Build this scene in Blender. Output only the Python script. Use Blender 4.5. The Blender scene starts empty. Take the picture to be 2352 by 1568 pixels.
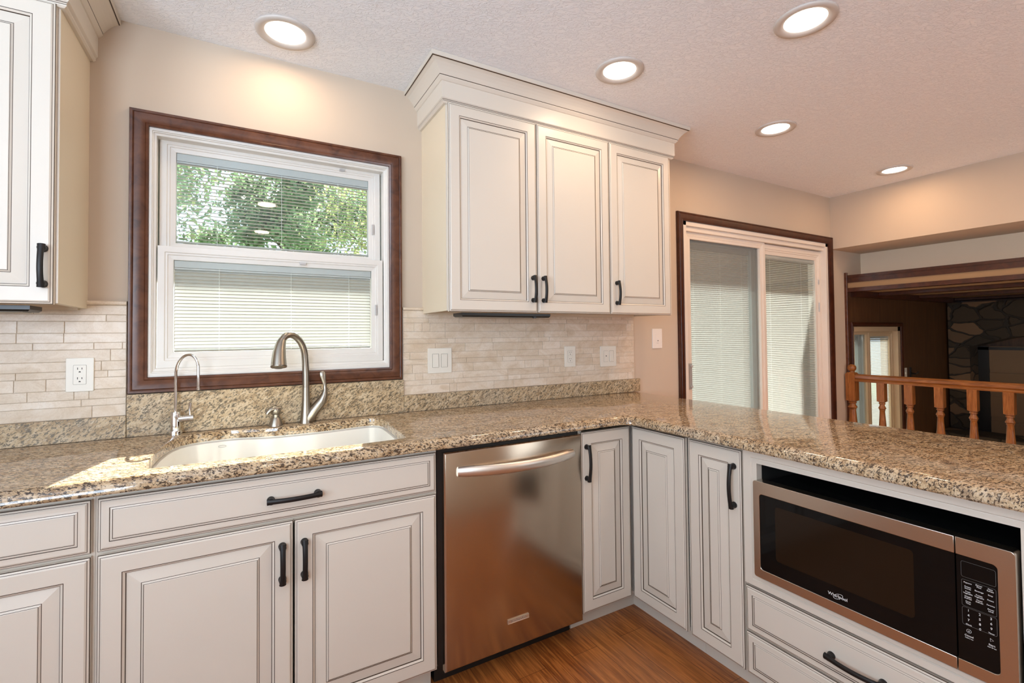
import bpy, bmesh, math, random
from mathutils import Vector, Matrix
random.seed(7)
PI = math.pi
scene = bpy.context.scene
col = scene.collection

# ------------------------------------------------------------------ camera
W_IMG, H_IMG = 2352, 1568
cam_d = bpy.data.cameras.new('camera'); cam = bpy.data.objects.new('camera', cam_d); col.objects.link(cam)
CX, CY, CZ = 0.36866, -2.23791, 1.27179
YAW, PITCH, ROLL, FPX, PPX, PPY = -0.520207, 0.0208536, -0.0095216, 1090.94, 1182.91, 746.527
fw = Vector((-math.sin(YAW), math.cos(YAW), 0)); rt = Vector((math.cos(YAW), math.sin(YAW), 0)); up = Vector((0, 0, 1))
fw2 = fw*math.cos(PITCH) + up*math.sin(PITCH); up2 = up*math.cos(PITCH) - fw*math.sin(PITCH)
r3 = rt*math.cos(ROLL) + up2*math.sin(ROLL); u3 = up2*math.cos(ROLL) - rt*math.sin(ROLL)
Mc = Matrix.Identity(4)
for i in range(3):
    Mc[i][0] = r3[i]; Mc[i][1] = u3[i]; Mc[i][2] = -fw2[i]
Mc[0][3], Mc[1][3], Mc[2][3] = CX, CY, CZ
cam.matrix_world = Mc
cam_d.sensor_width = 36; cam_d.lens = FPX/W_IMG*36
cam_d.shift_x = (W_IMG/2-PPX)/W_IMG; cam_d.shift_y = (PPY-H_IMG/2)/W_IMG
cam_d.clip_start = 0.02
scene.camera = cam

# ------------------------------------------------------------------ view, world, sun, added fill lights
scene.view_settings.view_transform = 'Standard'; scene.view_settings.look = 'None'
scene.view_settings.gamma = 1; scene.view_settings.use_curve_mapping = False
scene.view_settings.exposure = -0.10
world = bpy.data.worlds.new('world'); scene.world = world; world.use_nodes = True
wn = world.node_tree.nodes; wl = world.node_tree.links
bg = wn['Background']; bg.inputs[0].default_value = (0.72, 0.86, 1.0, 1); bg.inputs[1].default_value = 2.2
LAMP_COL = (1.0, 0.70, 0.44); LAMP_W = 4.0
SUN_W = 50.0

def add_light(name, kind, loc, energy, color, size=None, size_y=None, direction=None, parent=None, spread=None):
    d = bpy.data.lights.new(name, kind); d.energy = energy; d.color = color
    o = bpy.data.objects.new(name, d); col.objects.link(o); o.location = loc
    if kind == 'AREA':
        d.shape = 'RECTANGLE' if size_y else 'DISK'; d.size = size
        if size_y: d.size_y = size_y
        if spread: d.spread = spread
    if direction is not None:
        o.rotation_euler = Vector(direction).to_track_quat('-Z', 'Y').to_euler()
    if parent: o.parent = parent
    return o
sun = add_light('sun', 'SUN', (3, 6, 6), SUN_W, (1.0, 0.975, 0.90), direction=(-0.27, -1, -0.78)); sun.data.angle = 0.009
# added fill lights, set at invented window holes out of view
add_light('added_fill_back', 'AREA', (3.95, -4.55, 1.25), 14, (1.0, 0.90, 0.78), 1.6, 1.8, (-0.1, 1, 0.5))
add_light('added_fill_rear', 'AREA', (-1.05, -4.55, 1.55), 70, (0.72, 0.85, 1.0), 1.2, 1.3, (-0.1, 1, 0.55), spread=2.1)
add_light('added_fill_left', 'AREA', (-1.95, -2.6, 1.55), 84, (0.72, 0.85, 1.0), 1.6, 1.3, (1, 0.05, 0.65), spread=2.3)

# ------------------------------------------------------------------ key dimensions (m)
ZC = 2.457            # ceiling
ZT = 0.911            # countertop
FY = -0.632           # door fronts of the wall run
PX_ = 1.882           # door fronts of the peninsula
XR = 4.869            # header over the opening to the family room
ZH = 2.0
XR2 = 5.386
XO = 5.10             # end of kitchen wall
ZF = -0.76            # family room floor
XE = 7.6              # family room end wall
YB = -4.4; XL = -1.8  # room behind the camera

# ------------------------------------------------------------------ materials
def mat(name, color=(0.8,0.8,0.8), rough=0.5, metal=0.0, **kw):
    m = bpy.data.materials.new(name); m.use_nodes = True
    b = m.node_tree.nodes['Principled BSDF']
    b.inputs['Base Color'].default_value = (*color, 1); b.inputs['Roughness'].default_value = rough
    b.inputs['Metallic'].default_value = metal
    for k, v in kw.items(): b.inputs[k].default_value = v
    return m
def nodes(m): return m.node_tree.nodes, m.node_tree.links, m.node_tree.nodes['Principled BSDF']
def coords(N, L, scale=(1,1,1), rot=(0,0,0), loc=(0,0,0), kind='Object'):
    tc = N.new('ShaderNodeTexCoord'); mp = N.new('ShaderNodeMapping')
    mp.inputs['Scale'].default_value = scale; mp.inputs['Rotation'].default_value = rot; mp.inputs['Location'].default_value = loc
    if kind == 'World':
        g = N.new('ShaderNodeNewGeometry'); L.new(g.outputs['Position'], mp.inputs['Vector'])
    else: L.new(tc.outputs[kind], mp.inputs['Vector'])
    if tuple(rot) != (0,0,0) and tuple(scale) != (1,1,1):
        mp.inputs['Scale'].default_value = (1,1,1); m2 = N.new('ShaderNodeMapping'); m2.inputs['Scale'].default_value = scale
        L.new(mp.outputs['Vector'], m2.inputs['Vector']); return m2.outputs['Vector']
    return mp.outputs['Vector']
def noise(N, L, vec, scale, detail=4, rough=0.5, dist=0.0):
    n = N.new('ShaderNodeTexNoise'); n.inputs['Scale'].default_value = scale; n.inputs['Detail'].default_value = detail
    n.inputs['Roughness'].default_value = rough; n.inputs['Distortion'].default_value = dist
    L.new(vec, n.inputs['Vector']); return n.outputs['Fac']
def ramp(N, L, fac, stops):
    r = N.new('ShaderNodeValToRGB'); e = r.color_ramp.elements
    while len(e) < len(stops): e.new(0.5)
    for i, (p, c) in enumerate(stops):
        e[i].position = p; e[i].color = (*c, 1) if len(c) == 3 else c
    L.new(fac, r.inputs[0]); return r.outputs[0]
def mix(N, L, fac, a, b, mode='MIX'):
    n = N.new('ShaderNodeMix'); n.data_type = 'RGBA'; n.blend_type = mode
    for s, v in ((0, fac), (6, a), (7, b)):
        if hasattr(v, 'default_value') or hasattr(v, 'links'): L.new(v, n.inputs[s])
        else: n.inputs[s].default_value = v if s == 0 else (*v, 1)
    return n.outputs[2]
def bump(N, L, b, h, strength=0.3, dist=0.002):
    n = N.new('ShaderNodeBump'); n.inputs['Strength'].default_value = strength; n.inputs['Distance'].default_value = dist
    L.new(h, n.inputs['Height']); L.new(n.outputs[0], b.inputs['Normal'])

M = {}
def paint(name, c, rough=0.45, spec=0.5):
    m = mat(name, c, rough); N, L, b = nodes(m)
    v = coords(N, L, kind='World'); f = noise(N, L, v, 3.0, 3)
    L.new(mix(N, L, f, tuple(x*0.97 for x in c), tuple(min(1, x*1.03) for x in c)), b.inputs['Base Color'])
    b.inputs['Specular IOR Level'].default_value = spec
    return m
M['cream'] = paint('cabinet_cream_paint', (0.655, 0.60, 0.52), 0.34)
M['side'] = paint('cabinet_side_laminate', (0.69, 0.60, 0.455), 0.4)
M['glaze'] = mat('brown_glaze', (0.050, 0.028, 0.014), 0.5)
M['interior'] = mat('cabinet_underside_wood', (0.40, 0.20, 0.08), 0.5)
M['wall'] = paint('wall_beige_paint', (0.56, 0.465, 0.37), 0.6, 0.25)
M['tan'] = paint('family_room_tan_paint_shaded', (0.33, 0.215, 0.12), 0.7, 0.2)  # tan paint, darkened so the fascia's shade sits in the colour
M['wallwhite'] = paint('wall_pale_paint', (0.86, 0.71, 0.54), 0.7, 0.25)
M['vinyl'] = mat('white_vinyl', (0.69, 0.67, 0.63), 0.38)
M['vinyl2'] = mat('warm_white_vinyl', (0.74, 0.69, 0.63), 0.38)
M['dimvinyl'] = mat('dimmed_white_vinyl', (0.50, 0.37, 0.23), 0.45)  # white vinyl with the dimness of the family room put into its colour
M['greyframe'] = mat('grey_green_frame', (0.30, 0.34, 0.33), 0.5)
M['black'] = mat('black_plastic', (0.010, 0.010, 0.010), 0.35)
M['matteblack'] = mat('matte_black_metal', (0.012, 0.011, 0.011), 0.42, 0.3)
M['plate'] = mat('cover_plate_ivory', (0.76, 0.73, 0.65), 0.35)
M['platew'] = mat('cover_plate_white', (0.80, 0.76, 0.72), 0.35)
M['slot'] = mat('dark_slot', (0.01, 0.01, 0.01), 0.6)
M['groove'] = mat('plate_groove', (0.30, 0.28, 0.24), 0.6)
M['sink'] = mat('white_enamel', (0.74, 0.725, 0.68), 0.15)
M['sinklogo'] = mat('grey_print', (0.35, 0.35, 0.34), 0.4)
M['chrome'] = mat('chrome', (0.78, 0.78, 0.77), 0.06, 1.0)
M['nickel'] = mat('brushed_nickel', (0.37, 0.34, 0.29), 0.30, 1.0)
M['drain'] = mat('spray_face', (0.22, 0.21, 0.19), 0.4, 0.6)
M['text'] = mat('printed_white', (0.75, 0.75, 0.75), 0.5)
M['textdim'] = mat('printed_grey', (0.10, 0.10, 0.10), 0.5)
M['mwglass'] = mat('black_glass', (0.004, 0.004, 0.004), 0.05, **{'Specular IOR Level': 0.22})
M['mwwindow'] = mat('tinted_window', (0.016, 0.009, 0.005), 0.10, **{'Specular IOR Level': 0.22})
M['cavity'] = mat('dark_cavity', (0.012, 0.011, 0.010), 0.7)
M['sticker'] = mat('cavity_edge', (0.10, 0.09, 0.08), 0.6)
M['clip'] = mat('latch_grey', (0.50, 0.50, 0.50), 0.35, 0.4)
M['concrete'] = mat('patio_concrete', (0.55, 0.53, 0.48), 0.9)
M['deck'] = mat('pale_deck_boards', (0.25, 0.22, 0.18), 0.8)
M['fence'] = mat('pale_fence_boards', (0.20, 0.17, 0.13), 0.85)
M['soffit'] = mat('eave_board', (0.16, 0.12, 0.09), 0.8)
M['grass'] = mat('lawn', (0.10, 0.22, 0.05), 0.9)

def steel(name, c, axis_scale, rough):
    m = mat(name, c, rough, 1.0); N, L, b = nodes(m)
    return m
M['steel'] = steel('brushed_stainless', (0.50, 0.42, 0.335), (0.3, 0.3, 12), 0.22)
M['steelh'] = steel('satin_stainless', (0.80, 0.77, 0.72), (2, 2, 2), 0.36)
M['steelmw'] = steel('microwave_stainless', (0.60, 0.54, 0.47), (0.3, 0.4, 12), 0.26)

# ceiling: white, knock-down texture
m = M['ceiling'] = mat('ceiling_texture_paint', (0.89, 0.915, 0.95), 0.75); N, L, b = nodes(m)
v = coords(N, L, (1, 1, 1), kind='World')
n1 = noise(N, L, coords(N, L, (1, 1.8, 1), (0, 0, 0.5), kind='World'), 34, 5, 0.62, 1.6)
n1 = ramp(N, L, n1, [(0.47, (0,0,0)), (0.60, (1,1,1))])
bump(N, L, b, n1, 0.6, 0.004)
# granite
def granite(name, rot, stretch, dark, lift=0.0, thr=0.0):
    m = mat(name, (0.5,0.4,0.3), 0.05); m.node_tree.nodes['Principled BSDF'].inputs['Specular IOR Level'].default_value = 0.5; N, L, b = nodes(m)
    va = coords(N, L, stretch, rot, kind='World')
    base = ramp(N, L, noise(N, L, va, 36, 6, 0.72, 0.4), [(0.30, (0.17, 0.10, 0.05)), (0.43, (0.38, 0.255, 0.14)), (0.53, (0.54, 0.40, 0.245)), (0.72, (0.62, 0.52, 0.38))])
    cool = noise(N, L, coords(N, L, kind='World', loc=(3,1,2)), 6, 3)
    base = mix(N, L, ramp(N, L, cool, [(0.5, (0,0,0)), (0.8, (0.4,0.4,0.4))]), base, (0.46, 0.42, 0.37))
    f = noise(N, L, va, 135, 5, 0.6, 0.4)
    base = mix(N, L, ramp(N, L, f, [(0.530+thr, (0,0,0)), (0.575+thr, (dark,)*3)]), base, (0.045, 0.028, 0.018))
    g = noise(N, L, coords(N, L, stretch, rot, (5,5,5), kind='World'), 170, 4, 0.6, 0.3)
    base = mix(N, L, ramp(N, L, g, [(0.60, (0,0,0)), (0.66, (0.75,)*3)]), base, (0.66, 0.58, 0.46))
    h = noise(N, L, coords(N, L, stretch, rot, (9,2,7), kind='World'), 210, 4, 0.6, 0.3)
    base = mix(N, L, ramp(N, L, h, [(0.56, (0,0,0)), (0.60, (dark,)*3)]), base, (0.03, 0.02, 0.016))
    if lift: base = mix(N, L, lift, base, (0.52, 0.44, 0.28))
    L.new(base, b.inputs['Base Color'])
    return m
M['granite'] = granite('granite_tan_speckled', (0.0, 0.0, 0.30), (0.60, 1.15, 1.0), 0.92)
M['granite_v'] = granite('granite_backsplash_speckled', (0.0, 0.65, 0.0), (0.55, 1.2, 1.2), 0.95, 0.18, 0.012)
b = M['granite_v'].node_tree.nodes['Principled BSDF']; b.inputs['Roughness'].default_value = 0.32; b.inputs['Specular IOR Level'].default_value = 0.3
# marble tile: per-tile tone from a colour attribute
m = M['tile'] = mat('cream_marble_tile', (0.7,0.6,0.5), 0.35); N, L, b = nodes(m)
at = N.new('ShaderNodeAttribute'); at.attribute_name = 'tone'
v = coords(N, L, (1, 1, 1.6), kind='World')
vn = noise(N, L, v, 9, 8, 0.65, 1.2)
c1 = ramp(N, L, vn, [(0.30, (0.62, 0.50, 0.37)), (0.5, (0.74, 0.64, 0.53)), (0.7, (0.80, 0.73, 0.65))])
veins = noise(N, L, coords(N, L, (1, 1, 1.3), (0, 0.6, 0), kind='World'), 22, 6, 0.7, 2.5)
vr = ramp(N, L, veins, [(0.485, (0,0,0)), (0.5, (0.55,0.55,0.55)), (0.515, (0,0,0))])
c1 = mix(N, L, vr, c1, (0.48, 0.34, 0.22))
L.new(mix(N, L, 1.0, c1, at.outputs['Color'], 'MULTIPLY'), b.inputs['Base Color'])
M['grout'] = mat('grout', (0.66, 0.58, 0.49), 0.8)
# woods
def wood(name, c1, c2, c3, scale=(1, 12, 12), rough=0.35, s=6, coat=0.0):
    m = mat(name, c2, rough); N, L, b = nodes(m)
    v = coords(N, L, scale, kind='World'); f = noise(N, L, v, s, 6, 0.6, 0.8)
    L.new(ramp(N, L, f, [(0.3, c1), (0.5, c2), (0.72, c3)]), b.inputs['Base Color'])
    b.inputs['Coat Weight'].default_value = coat; b.inputs['Coat Roughness'].default_value = 0.2
    return m
M['trim'] = wood('dark_stained_trim', (0.050, 0.016, 0.007), (0.095, 0.032, 0.014), (0.135, 0.050, 0.022), (4, 4, 4), 0.28, 5)
M['trimv'] = wood('dark_stained_casing', (0.032, 0.008, 0.003), (0.055, 0.014, 0.005), (0.078, 0.022, 0.008), (4, 4, 4), 0.35, 5)
M['oak'] = wood('railing_oak', (0.13, 0.042, 0.010), (0.24, 0.085, 0.020), (0.35, 0.135, 0.036), (14, 1.5, 14), 0.3, 6)
M['oakv'] = wood('baluster_oak', (0.15, 0.048, 0.011), (0.28, 0.10, 0.024), (0.40, 0.16, 0.045), (14, 14, 1.5), 0.3, 6)
M['panel'] = wood('family_room_panelling', (0.055, 0.022, 0.008), (0.085, 0.036, 0.013), (0.115, 0.052, 0.02), (8, 8, 0.6), 0.5, 4)
M['fireboard'] = mat('firebox_boards', (0.17, 0.10, 0.05), 0.7)
M['carpet'] = mat('family_room_carpet', (0.34, 0.27, 0.20), 0.95)
# floor planks run along y
m = M['floor'] = mat('orange_wood_floor', (0.4,0.18,0.06), 0.32); N, L, b = nodes(m)
v = coords(N, L, (1, 1, 1), (0, 0, PI/2), kind='World')
br = N.new('ShaderNodeTexBrick'); L.new(v, br.inputs['Vector'])
br.inputs['Scale'].default_value = 1.0; br.inputs['Brick Width'].default_value = 1.1; br.inputs['Row Height'].default_value = 0.125
br.inputs['Mortar Size'].default_value = 0.0009; br.inputs['Mortar Smooth'].default_value = 0.1
br.offset = 0.37; br.inputs['Color1'].default_value = (0,0,0,1); br.inputs['Color2'].default_value = (1,1,1,1); br.inputs['Mortar'].default_value = (0.5,0.5,0.5,1)
g = noise(N, L, coords(N, L, (26, 1.3, 1), kind='World'), 3.0, 7, 0.65, 0.9)
base = ramp(N, L, g, [(0.25, (0.075, 0.017, 0.004)), (0.45, (0.24, 0.068, 0.014)), (0.60, (0.44, 0.150, 0.034)), (0.76, (0.62, 0.27, 0.080))])
base = mix(N, L, mix(N, L, 0.30, (0,0,0), br.outputs['Color']), base, (0.52, 0.215, 0.062))
base = mix(N, L, br.outputs['Fac'], base, (0.09, 0.028, 0.010))
L.new(base, b.inputs['Base Color']); b.inputs['Coat Weight'].default_value = 0.25; b.inputs['Coat Roughness'].default_value = 0.15
# stone
m = M['stone'] = mat('fieldstone', (0.3,0.25,0.2), 0.85); N, L, b = nodes(m)
v = coords(N, L, (1, 1, 1.5), kind='World')
nz = N.new('ShaderNodeTexNoise'); nz.inputs['Scale'].default_value = 3.0; nz.inputs['Detail'].default_value = 3; L.new(v, nz.inputs['Vector'])
va_ = N.new('ShaderNodeVectorMath'); va_.operation = 'MULTIPLY_ADD'; L.new(nz.outputs['Color'], va_.inputs[0]); va_.inputs[1].default_value = (.22, .22, .22); L.new(v, va_.inputs[2]); v = va_.outputs[0]
vo = N.new('ShaderNodeTexVoronoi'); vo.inputs['Scale'].default_value = 5.0; L.new(v, vo.inputs['Vector'])
vo2 = N.new('ShaderNodeTexVoronoi'); vo2.feature = 'DISTANCE_TO_EDGE'; vo2.inputs['Scale'].default_value = 5.0; L.new(v, vo2.inputs['Vector'])
sep = N.new('ShaderNodeSeparateColor'); L.new(vo.outputs['Color'], sep.inputs[0])
c = ramp(N, L, sep.outputs[0], [(0.0, (0.025, 0.018, 0.010)), (0.6, (0.045, 0.03, 0.016)), (1.0, (0.16, 0.095, 0.05))])
e_ = ramp(N, L, vo2.outputs['Distance'], [(0.03, (0,0,0)), (0.07, (1,1,1))])
L.new(mix(N, L, e_, (0.022, 0.017, 0.012), c), b.inputs['Base Color']); bump(N, L, b, e_, 0.8, 0.02)
# lamp lens
m = M['lens'] = mat('lit_lens', (1,1,1), 0.5)
b = m.node_tree.nodes['Principled BSDF']; b.inputs['Emission Color'].default_value = (1.0, 0.93, 0.84, 1); b.inputs['Emission Strength'].default_value = 7.0
M['can'] = mat('light_trim_white', (0.58, 0.54, 0.50), 0.5)
# window glass: see-through with mirror reflection by angle
m = M['glass'] = bpy.data.materials.new('window_glass'); m.use_nodes = True; N = m.node_tree.nodes; L = m.node_tree.links
N.remove(N['Principled BSDF']); out = N['Material Output']
tr = N.new('ShaderNodeBsdfTransparent'); tr.inputs[0].default_value = (0.955, 0.975, 0.965, 1)
gl = N.new('ShaderNodeBsdfGlossy'); gl.inputs['Roughness'].default_value = 0.02; lw = N.new('ShaderNodeLayerWeight'); lw.inputs[0].default_value = 0.5
pw = N.new('ShaderNodeMath'); pw.operation = 'POWER'; L.new(lw.outputs['Facing'], pw.inputs[0]); pw.inputs[1].default_value = 5
fr = N.new('ShaderNodeMath'); fr.operation = 'MULTIPLY_ADD'; L.new(pw.outputs[0], fr.inputs[0]); fr.inputs[1].default_value = 0.94; fr.inputs[2].default_value = 0.05
mx = N.new('ShaderNodeMixShader'); L.new(fr.outputs[0], mx.inputs[0]); L.new(tr.outputs[0], mx.inputs[1]); L.new(gl.outputs[0], mx.inputs[2]); L.new(mx.outputs[0], out.inputs[0])
# insect screen: fine mesh, half open
m = M['screen'] = bpy.data.materials.new('insect_screen'); m.use_nodes = True; N = m.node_tree.nodes; L = m.node_tree.links
b = N['Principled BSDF']; b.inputs['Base Color'].default_value = (0.30, 0.33, 0.33, 1); b.inputs['Roughness'].default_value = 0.6
tr = N.new('ShaderNodeBsdfTransparent'); mx = N.new('ShaderNodeMixShader'); mx.inputs[0].default_value = 0.30
L.new(tr.outputs[0], mx.inputs[1]); L.new(b.outputs[0], mx.inputs[2]); L.new(mx.outputs[0], N['Material Output'].inputs[0])
# blind slats: white, let some light through
def slatmat(name, c, t):
    m = bpy.data.materials.new(name); m.use_nodes = True; N = m.node_tree.nodes; L = m.node_tree.links
    b = N['Principled BSDF']; b.inputs['Base Color'].default_value = (*c, 1); b.inputs['Roughness'].default_value = 0.5
    tl = N.new('ShaderNodeBsdfTranslucent'); tl.inputs[0].default_value = (*c, 1)
    mx = N.new('ShaderNodeMixShader'); mx.inputs[0].default_value = t
    L.new(b.outputs[0], mx.inputs[1]); L.new(tl.outputs[0], mx.inputs[2]); L.new(mx.outputs[0], N['Material Output'].inputs[0])
    return m
M['slat'] = slatmat('white_blind_slat', (0.50, 0.50, 0.475), 0.08)
M['blindrail'] = mat('blind_rail_grey', (0.55, 0.57, 0.58), 0.5)
M['cord'] = mat('blind_cord', (0.72, 0.74, 0.70), 0.7)
M['leaf'] = slatmat('tree_leaves', (0.19, 0.28, 0.14), 0.5)
M['leaf2'] = slatmat('tree_leaves_yellow', (0.38, 0.42, 0.18), 0.5)
M['bark'] = mat('tree_bark', (0.10, 0.07, 0.05), 0.9)

# ------------------------------------------------------------------ mesh helpers
class MB:
    def __init__(s, T=None): s.v = []; s.f = []; s.m = []; s.T = T; s.ms = []
    def mi(s, m):
        if m is None: m = s.ms[0] if s.ms else M['cream']
        if m not in s.ms: s.ms.append(m)
        return s.ms.index(m)
    def vert(s, p):
        p = Vector(p); s.v.append(s.T @ p if s.T else p); return len(s.v)-1
    def face(s, idx, m=None): s.f.append(tuple(idx)); s.m.append(s.mi(m))
    def box(s, x0, x1, y0, y1, z0, z1, m=None):
        i = [s.vert(p) for p in ((x0,y0,z0),(x1,y0,z0),(x1,y1,z0),(x0,y1,z0),(x0,y0,z1),(x1,y0,z1),(x1,y1,z1),(x0,y1,z1))]
        for q in ((0,3,2,1),(4,5,6,7),(0,1,5,4),(1,2,6,5),(2,3,7,6),(3,0,4,7)): s.face([i[k] for k in q], m)
    def loft(s, loops, mats=None, cap0=True, cap1=True, closed=True, capm=None):
        ids = [[s.vert(p) for p in lp] for lp in loops]; n = len(loops[0])
        for k in range(len(ids)-1):
            mm = mats[k] if isinstance(mats, (list, tuple)) else mats
            for j in range(n if closed else n-1):
                a, b2 = ids[k][j], ids[k][(j+1) % n]; c, d = ids[k+1][(j+1) % n], ids[k+1][j]
                s.face((a, b2, c, d), mm)
        lastm = capm or (mats[-1] if isinstance(mats, (list, tuple)) else mats)
        if cap0: s.face(ids[0][::-1], lastm if not isinstance(mats, (list, tuple)) else mats[0])
        if cap1: s.face(ids[-1], lastm)
        return ids
    def tube(s, path, rad, n=16, m=None, ref=None, cap=True):
        P = [Vector(p) for p in path]; loops = []; prev = None
        for i, p in enumerate(P):
            t = (P[min(i+1, len(P)-1)]-P[max(i-1, 0)]).normalized()
            if prev is None:
                r = Vector(ref) if ref else (Vector((0,0,1)) if abs(t.z) < 0.9 else Vector((1,0,0)))
            else: r = prev
            u = (r - t*r.dot(t)).normalized(); w = t.cross(u); prev = u
            ra = rad[i] if isinstance(rad, (list, tuple)) else rad
            a, b2 = ra if isinstance(ra, (list, tuple)) else (ra, ra)
            loops.append([p + u*a*math.cos(2*PI*k/n) + w*b2*math.sin(2*PI*k/n) for k in range(n)])
        s.loft(loops, m, cap, cap)
    def lathe(s, prof, c=(0,0,0), axis='z', n=24, m=None, cap=True):
        loops = []
        for r, h in prof:
            lp = []
            for k in range(n):
                a = 2*PI*k/n; u, w = r*math.cos(a), r*math.sin(a)
                q = {'z': (u, w, h), 'y': (u, h, w), 'x': (h, u, w)}[axis]
                lp.append((c[0]+q[0], c[1]+q[1], c[2]+q[2]))
            loops.append(lp)
        s.loft(loops, m, cap, cap)
    def build(s, name, parent=None, smooth=None, bevel=0, segs=2):
        me = bpy.data.meshes.new(name); me.from_pydata([tuple(p) for p in s.v], [], s.f)
        for mm in s.ms: me.materials.append(mm)
        me.polygons.foreach_set('material_index', s.m)
        bm = bmesh.new(); bm.from_mesh(me); bmesh.ops.recalc_face_normals(bm, faces=bm.faces); bm.to_mesh(me); bm.free()
        if smooth:
            me.polygons.foreach_set('use_smooth', [True]*len(me.polygons)); me.set_sharp_from_angle(angle=math.radians(smooth))
        o = bpy.data.objects.new(name, me); col.objects.link(o)
        if parent: o.parent = parent
        if bevel:
            bv = o.modifiers.new('bevel', 'BEVEL'); bv.width = bevel; bv.segments = segs; bv.limit_method = 'ANGLE'; bv.angle_limit = 0.6
        return o
def thing(name, label, cat, loc=(0,0,0), rotz=0, group=None, kind=None):
    o = bpy.data.objects.new(name, None); col.objects.link(o); o.empty_display_size = 0.1
    o.location = loc; o.rotation_euler = (0, 0, rotz); return tag(o, label, cat, group, kind)
def tag(o, label=None, cat=None, group=None, kind=None):
    if label: o['label'] = label
    if cat: o['category'] = cat
    if group: o['group'] = group
    if kind: o['kind'] = kind
    return o
def struct(o): o['kind'] = 'structure'; return o
def rect(x0, x1, z0, z1, ins, y): return [(x0+ins, y, z0+ins), (x1-ins, y, z0+ins), (x1-ins, y, z1-ins), (x0+ins, y, z1-ins)]
def rrect(x0, x1, z0, z1, r, y, n=5):
    pts = []
    for cx, cz, a0 in ((x1-r, z0+r, -PI/2), (x1-r, z1-r, 0), (x0+r, z1-r, PI/2), (x0+r, z0+r, PI)):
        for k in range(n+1):
            a = a0 + PI/2*k/n; pts.append((cx+r*math.cos(a), y, cz+r*math.sin(a)))
    return pts
def text(name, s, size, loc, basis, m, parent, align='CENTER', extrude=0.0003, sx=1.0):
    cu = bpy.data.curves.new(name, 'FONT'); cu.body = s; cu.size = size; cu.align_x = align; cu.align_y = 'CENTER'; cu.extrude = extrude
    tmp = bpy.data.objects.new('tmp', cu); col.objects.link(tmp)
    dg = bpy.context.evaluated_depsgraph_get(); me = bpy.data.meshes.new_from_object(tmp.evaluated_get(dg))
    bpy.data.objects.remove(tmp)
    X, Y, Z = [Vector(b_) for b_ in basis]
    for v_ in me.vertices:
        c_ = v_.co; v_.co = Vector(loc) + X*c_.x*sx + Y*c_.y + Z*c_.z
    me.materials.clear(); me.materials.append(m); me.name = name
    if parent is None: return me
    o = bpy.data.objects.new(name, me); col.objects.link(o); o.parent = parent; return o
FRONT = ((1,0,0), (0,0,1), (0,-1,0))
def join_meshes(name, mes, m, parent):
    v = []; f = []
    for me in mes:
        o0 = len(v); v += [tuple(q.co) for q in me.vertices]; f += [tuple(i+o0 for i in p.vertices) for p in me.polygons]
    me = bpy.data.meshes.new(name); me.from_pydata(v, [], f); me.materials.append(m)
    o = bpy.data.objects.new(name, me); col.objects.link(o); o.parent = parent; return o

# ------------------------------------------------------------------ room shell
def wall_y(name, x0, x1, z0, z1, holes, y0, y1, m):
    """wall in an x-z plane with rectangular holes"""
    xs = sorted({x0, x1, *[h[0] for h in holes], *[h[1] for h in holes]}); zs = sorted({z0, z1, *[h[2] for h in holes], *[h[3] for h in holes]})
    b = MB()
    for i in range(len(xs)-1):
        for k in range(len(zs)-1):
            cx, cz = (xs[i]+xs[i+1])/2, (zs[k]+zs[k+1])/2
            if not (x0 <= cx <= x1 and z0 <= cz <= z1): continue
            if any(h[0] < cx < h[1] and h[2] < cz < h[3] for h in holes): continue
            b.box(xs[i], xs[i+1], y0, y1, zs[k], zs[k+1], m)
    return struct(b.build(name))
WX0, WX1, WZ0, WZ1 = 0.058, 0.967, 1.126, 2.075       # kitchen window opening
DX0, DX1, DZ1 = 2.975, 4.812, 2.045                   # kitchen patio door opening
EX0, EX1, EZ1 = 5.20, 6.135, 1.32                     # family room door opening
wall_y('wall_back', XL, XR2, -0.0, ZC, [(WX0, WX1, WZ0, WZ1), (DX0, DX1, -0.001, DZ1), (XO, XR2+1, -1, 1.66)], 0, 0.15, M['wall'])
wall_y('wall_family_room', XO, XE+0.15, ZF, 1.66, [(EX0, EX1, ZF-0.001, EZ1)], 0, 0.15, M['panel'])
b = MB(); b.box(XL-0.15, XL, YB, 0.15, 0, ZC, M['wall'])
b.v = []; b.f = []; b.m = []
for y0, y1, z0, z1 in ((YB, -3.4, 0, ZC), (-1.8, 0.15, 0, ZC), (-3.4, -1.8, 0, 0.9), (-3.4, -1.8, 2.2, ZC)): b.box(XL-0.15, XL, y0, y1, z0, z1, M['wall'])  # unseen window hole added for the left fill light
struct(b.build('wall_left'))
wall_y('wall_front', XL-0.15, XE+0.15, ZF, ZC, [(-1.65, -0.45, 0.9, 2.2), (3.1, 4.8, 0.35, 2.15)], YB-0.15, YB, M['wall'])  # both holes are unseen, added to let the rear fills in
b = MB(); b.box(XL-0.15, 5.16, YB-0.15, 0.15, -0.12, 0, M['floor']); struct(b.build('floor'))
b = MB(); b.box(5.16, XE+0.15, YB-0.15, 0.15, ZF-0.1, ZF, M['carpet']); b.box(5.15, 5.16, YB, 0, ZF, -0.12, M['wallwhite']); struct(b.build('floor_family_room'))
b = MB(); b.box(XL-0.15, XR+0.02, YB-0.15, 0.15, ZC, ZC+0.1, M['ceiling']); struct(b.build('ceiling'))
b = MB(); b.box(XR, XR+0.12, YB, 0, ZH, ZC, M['wall']); b.box(XR+0.12, XR2+0.1, YB, 0, ZH, ZH+0.05, M['wall']); struct(b.build('wall_header'))
b = MB(); b.box(XR2, XR2+0.1, YB, 0, 1.72, ZH, M['wallwhite']); struct(b.build('wall_upper_right'))
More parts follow.
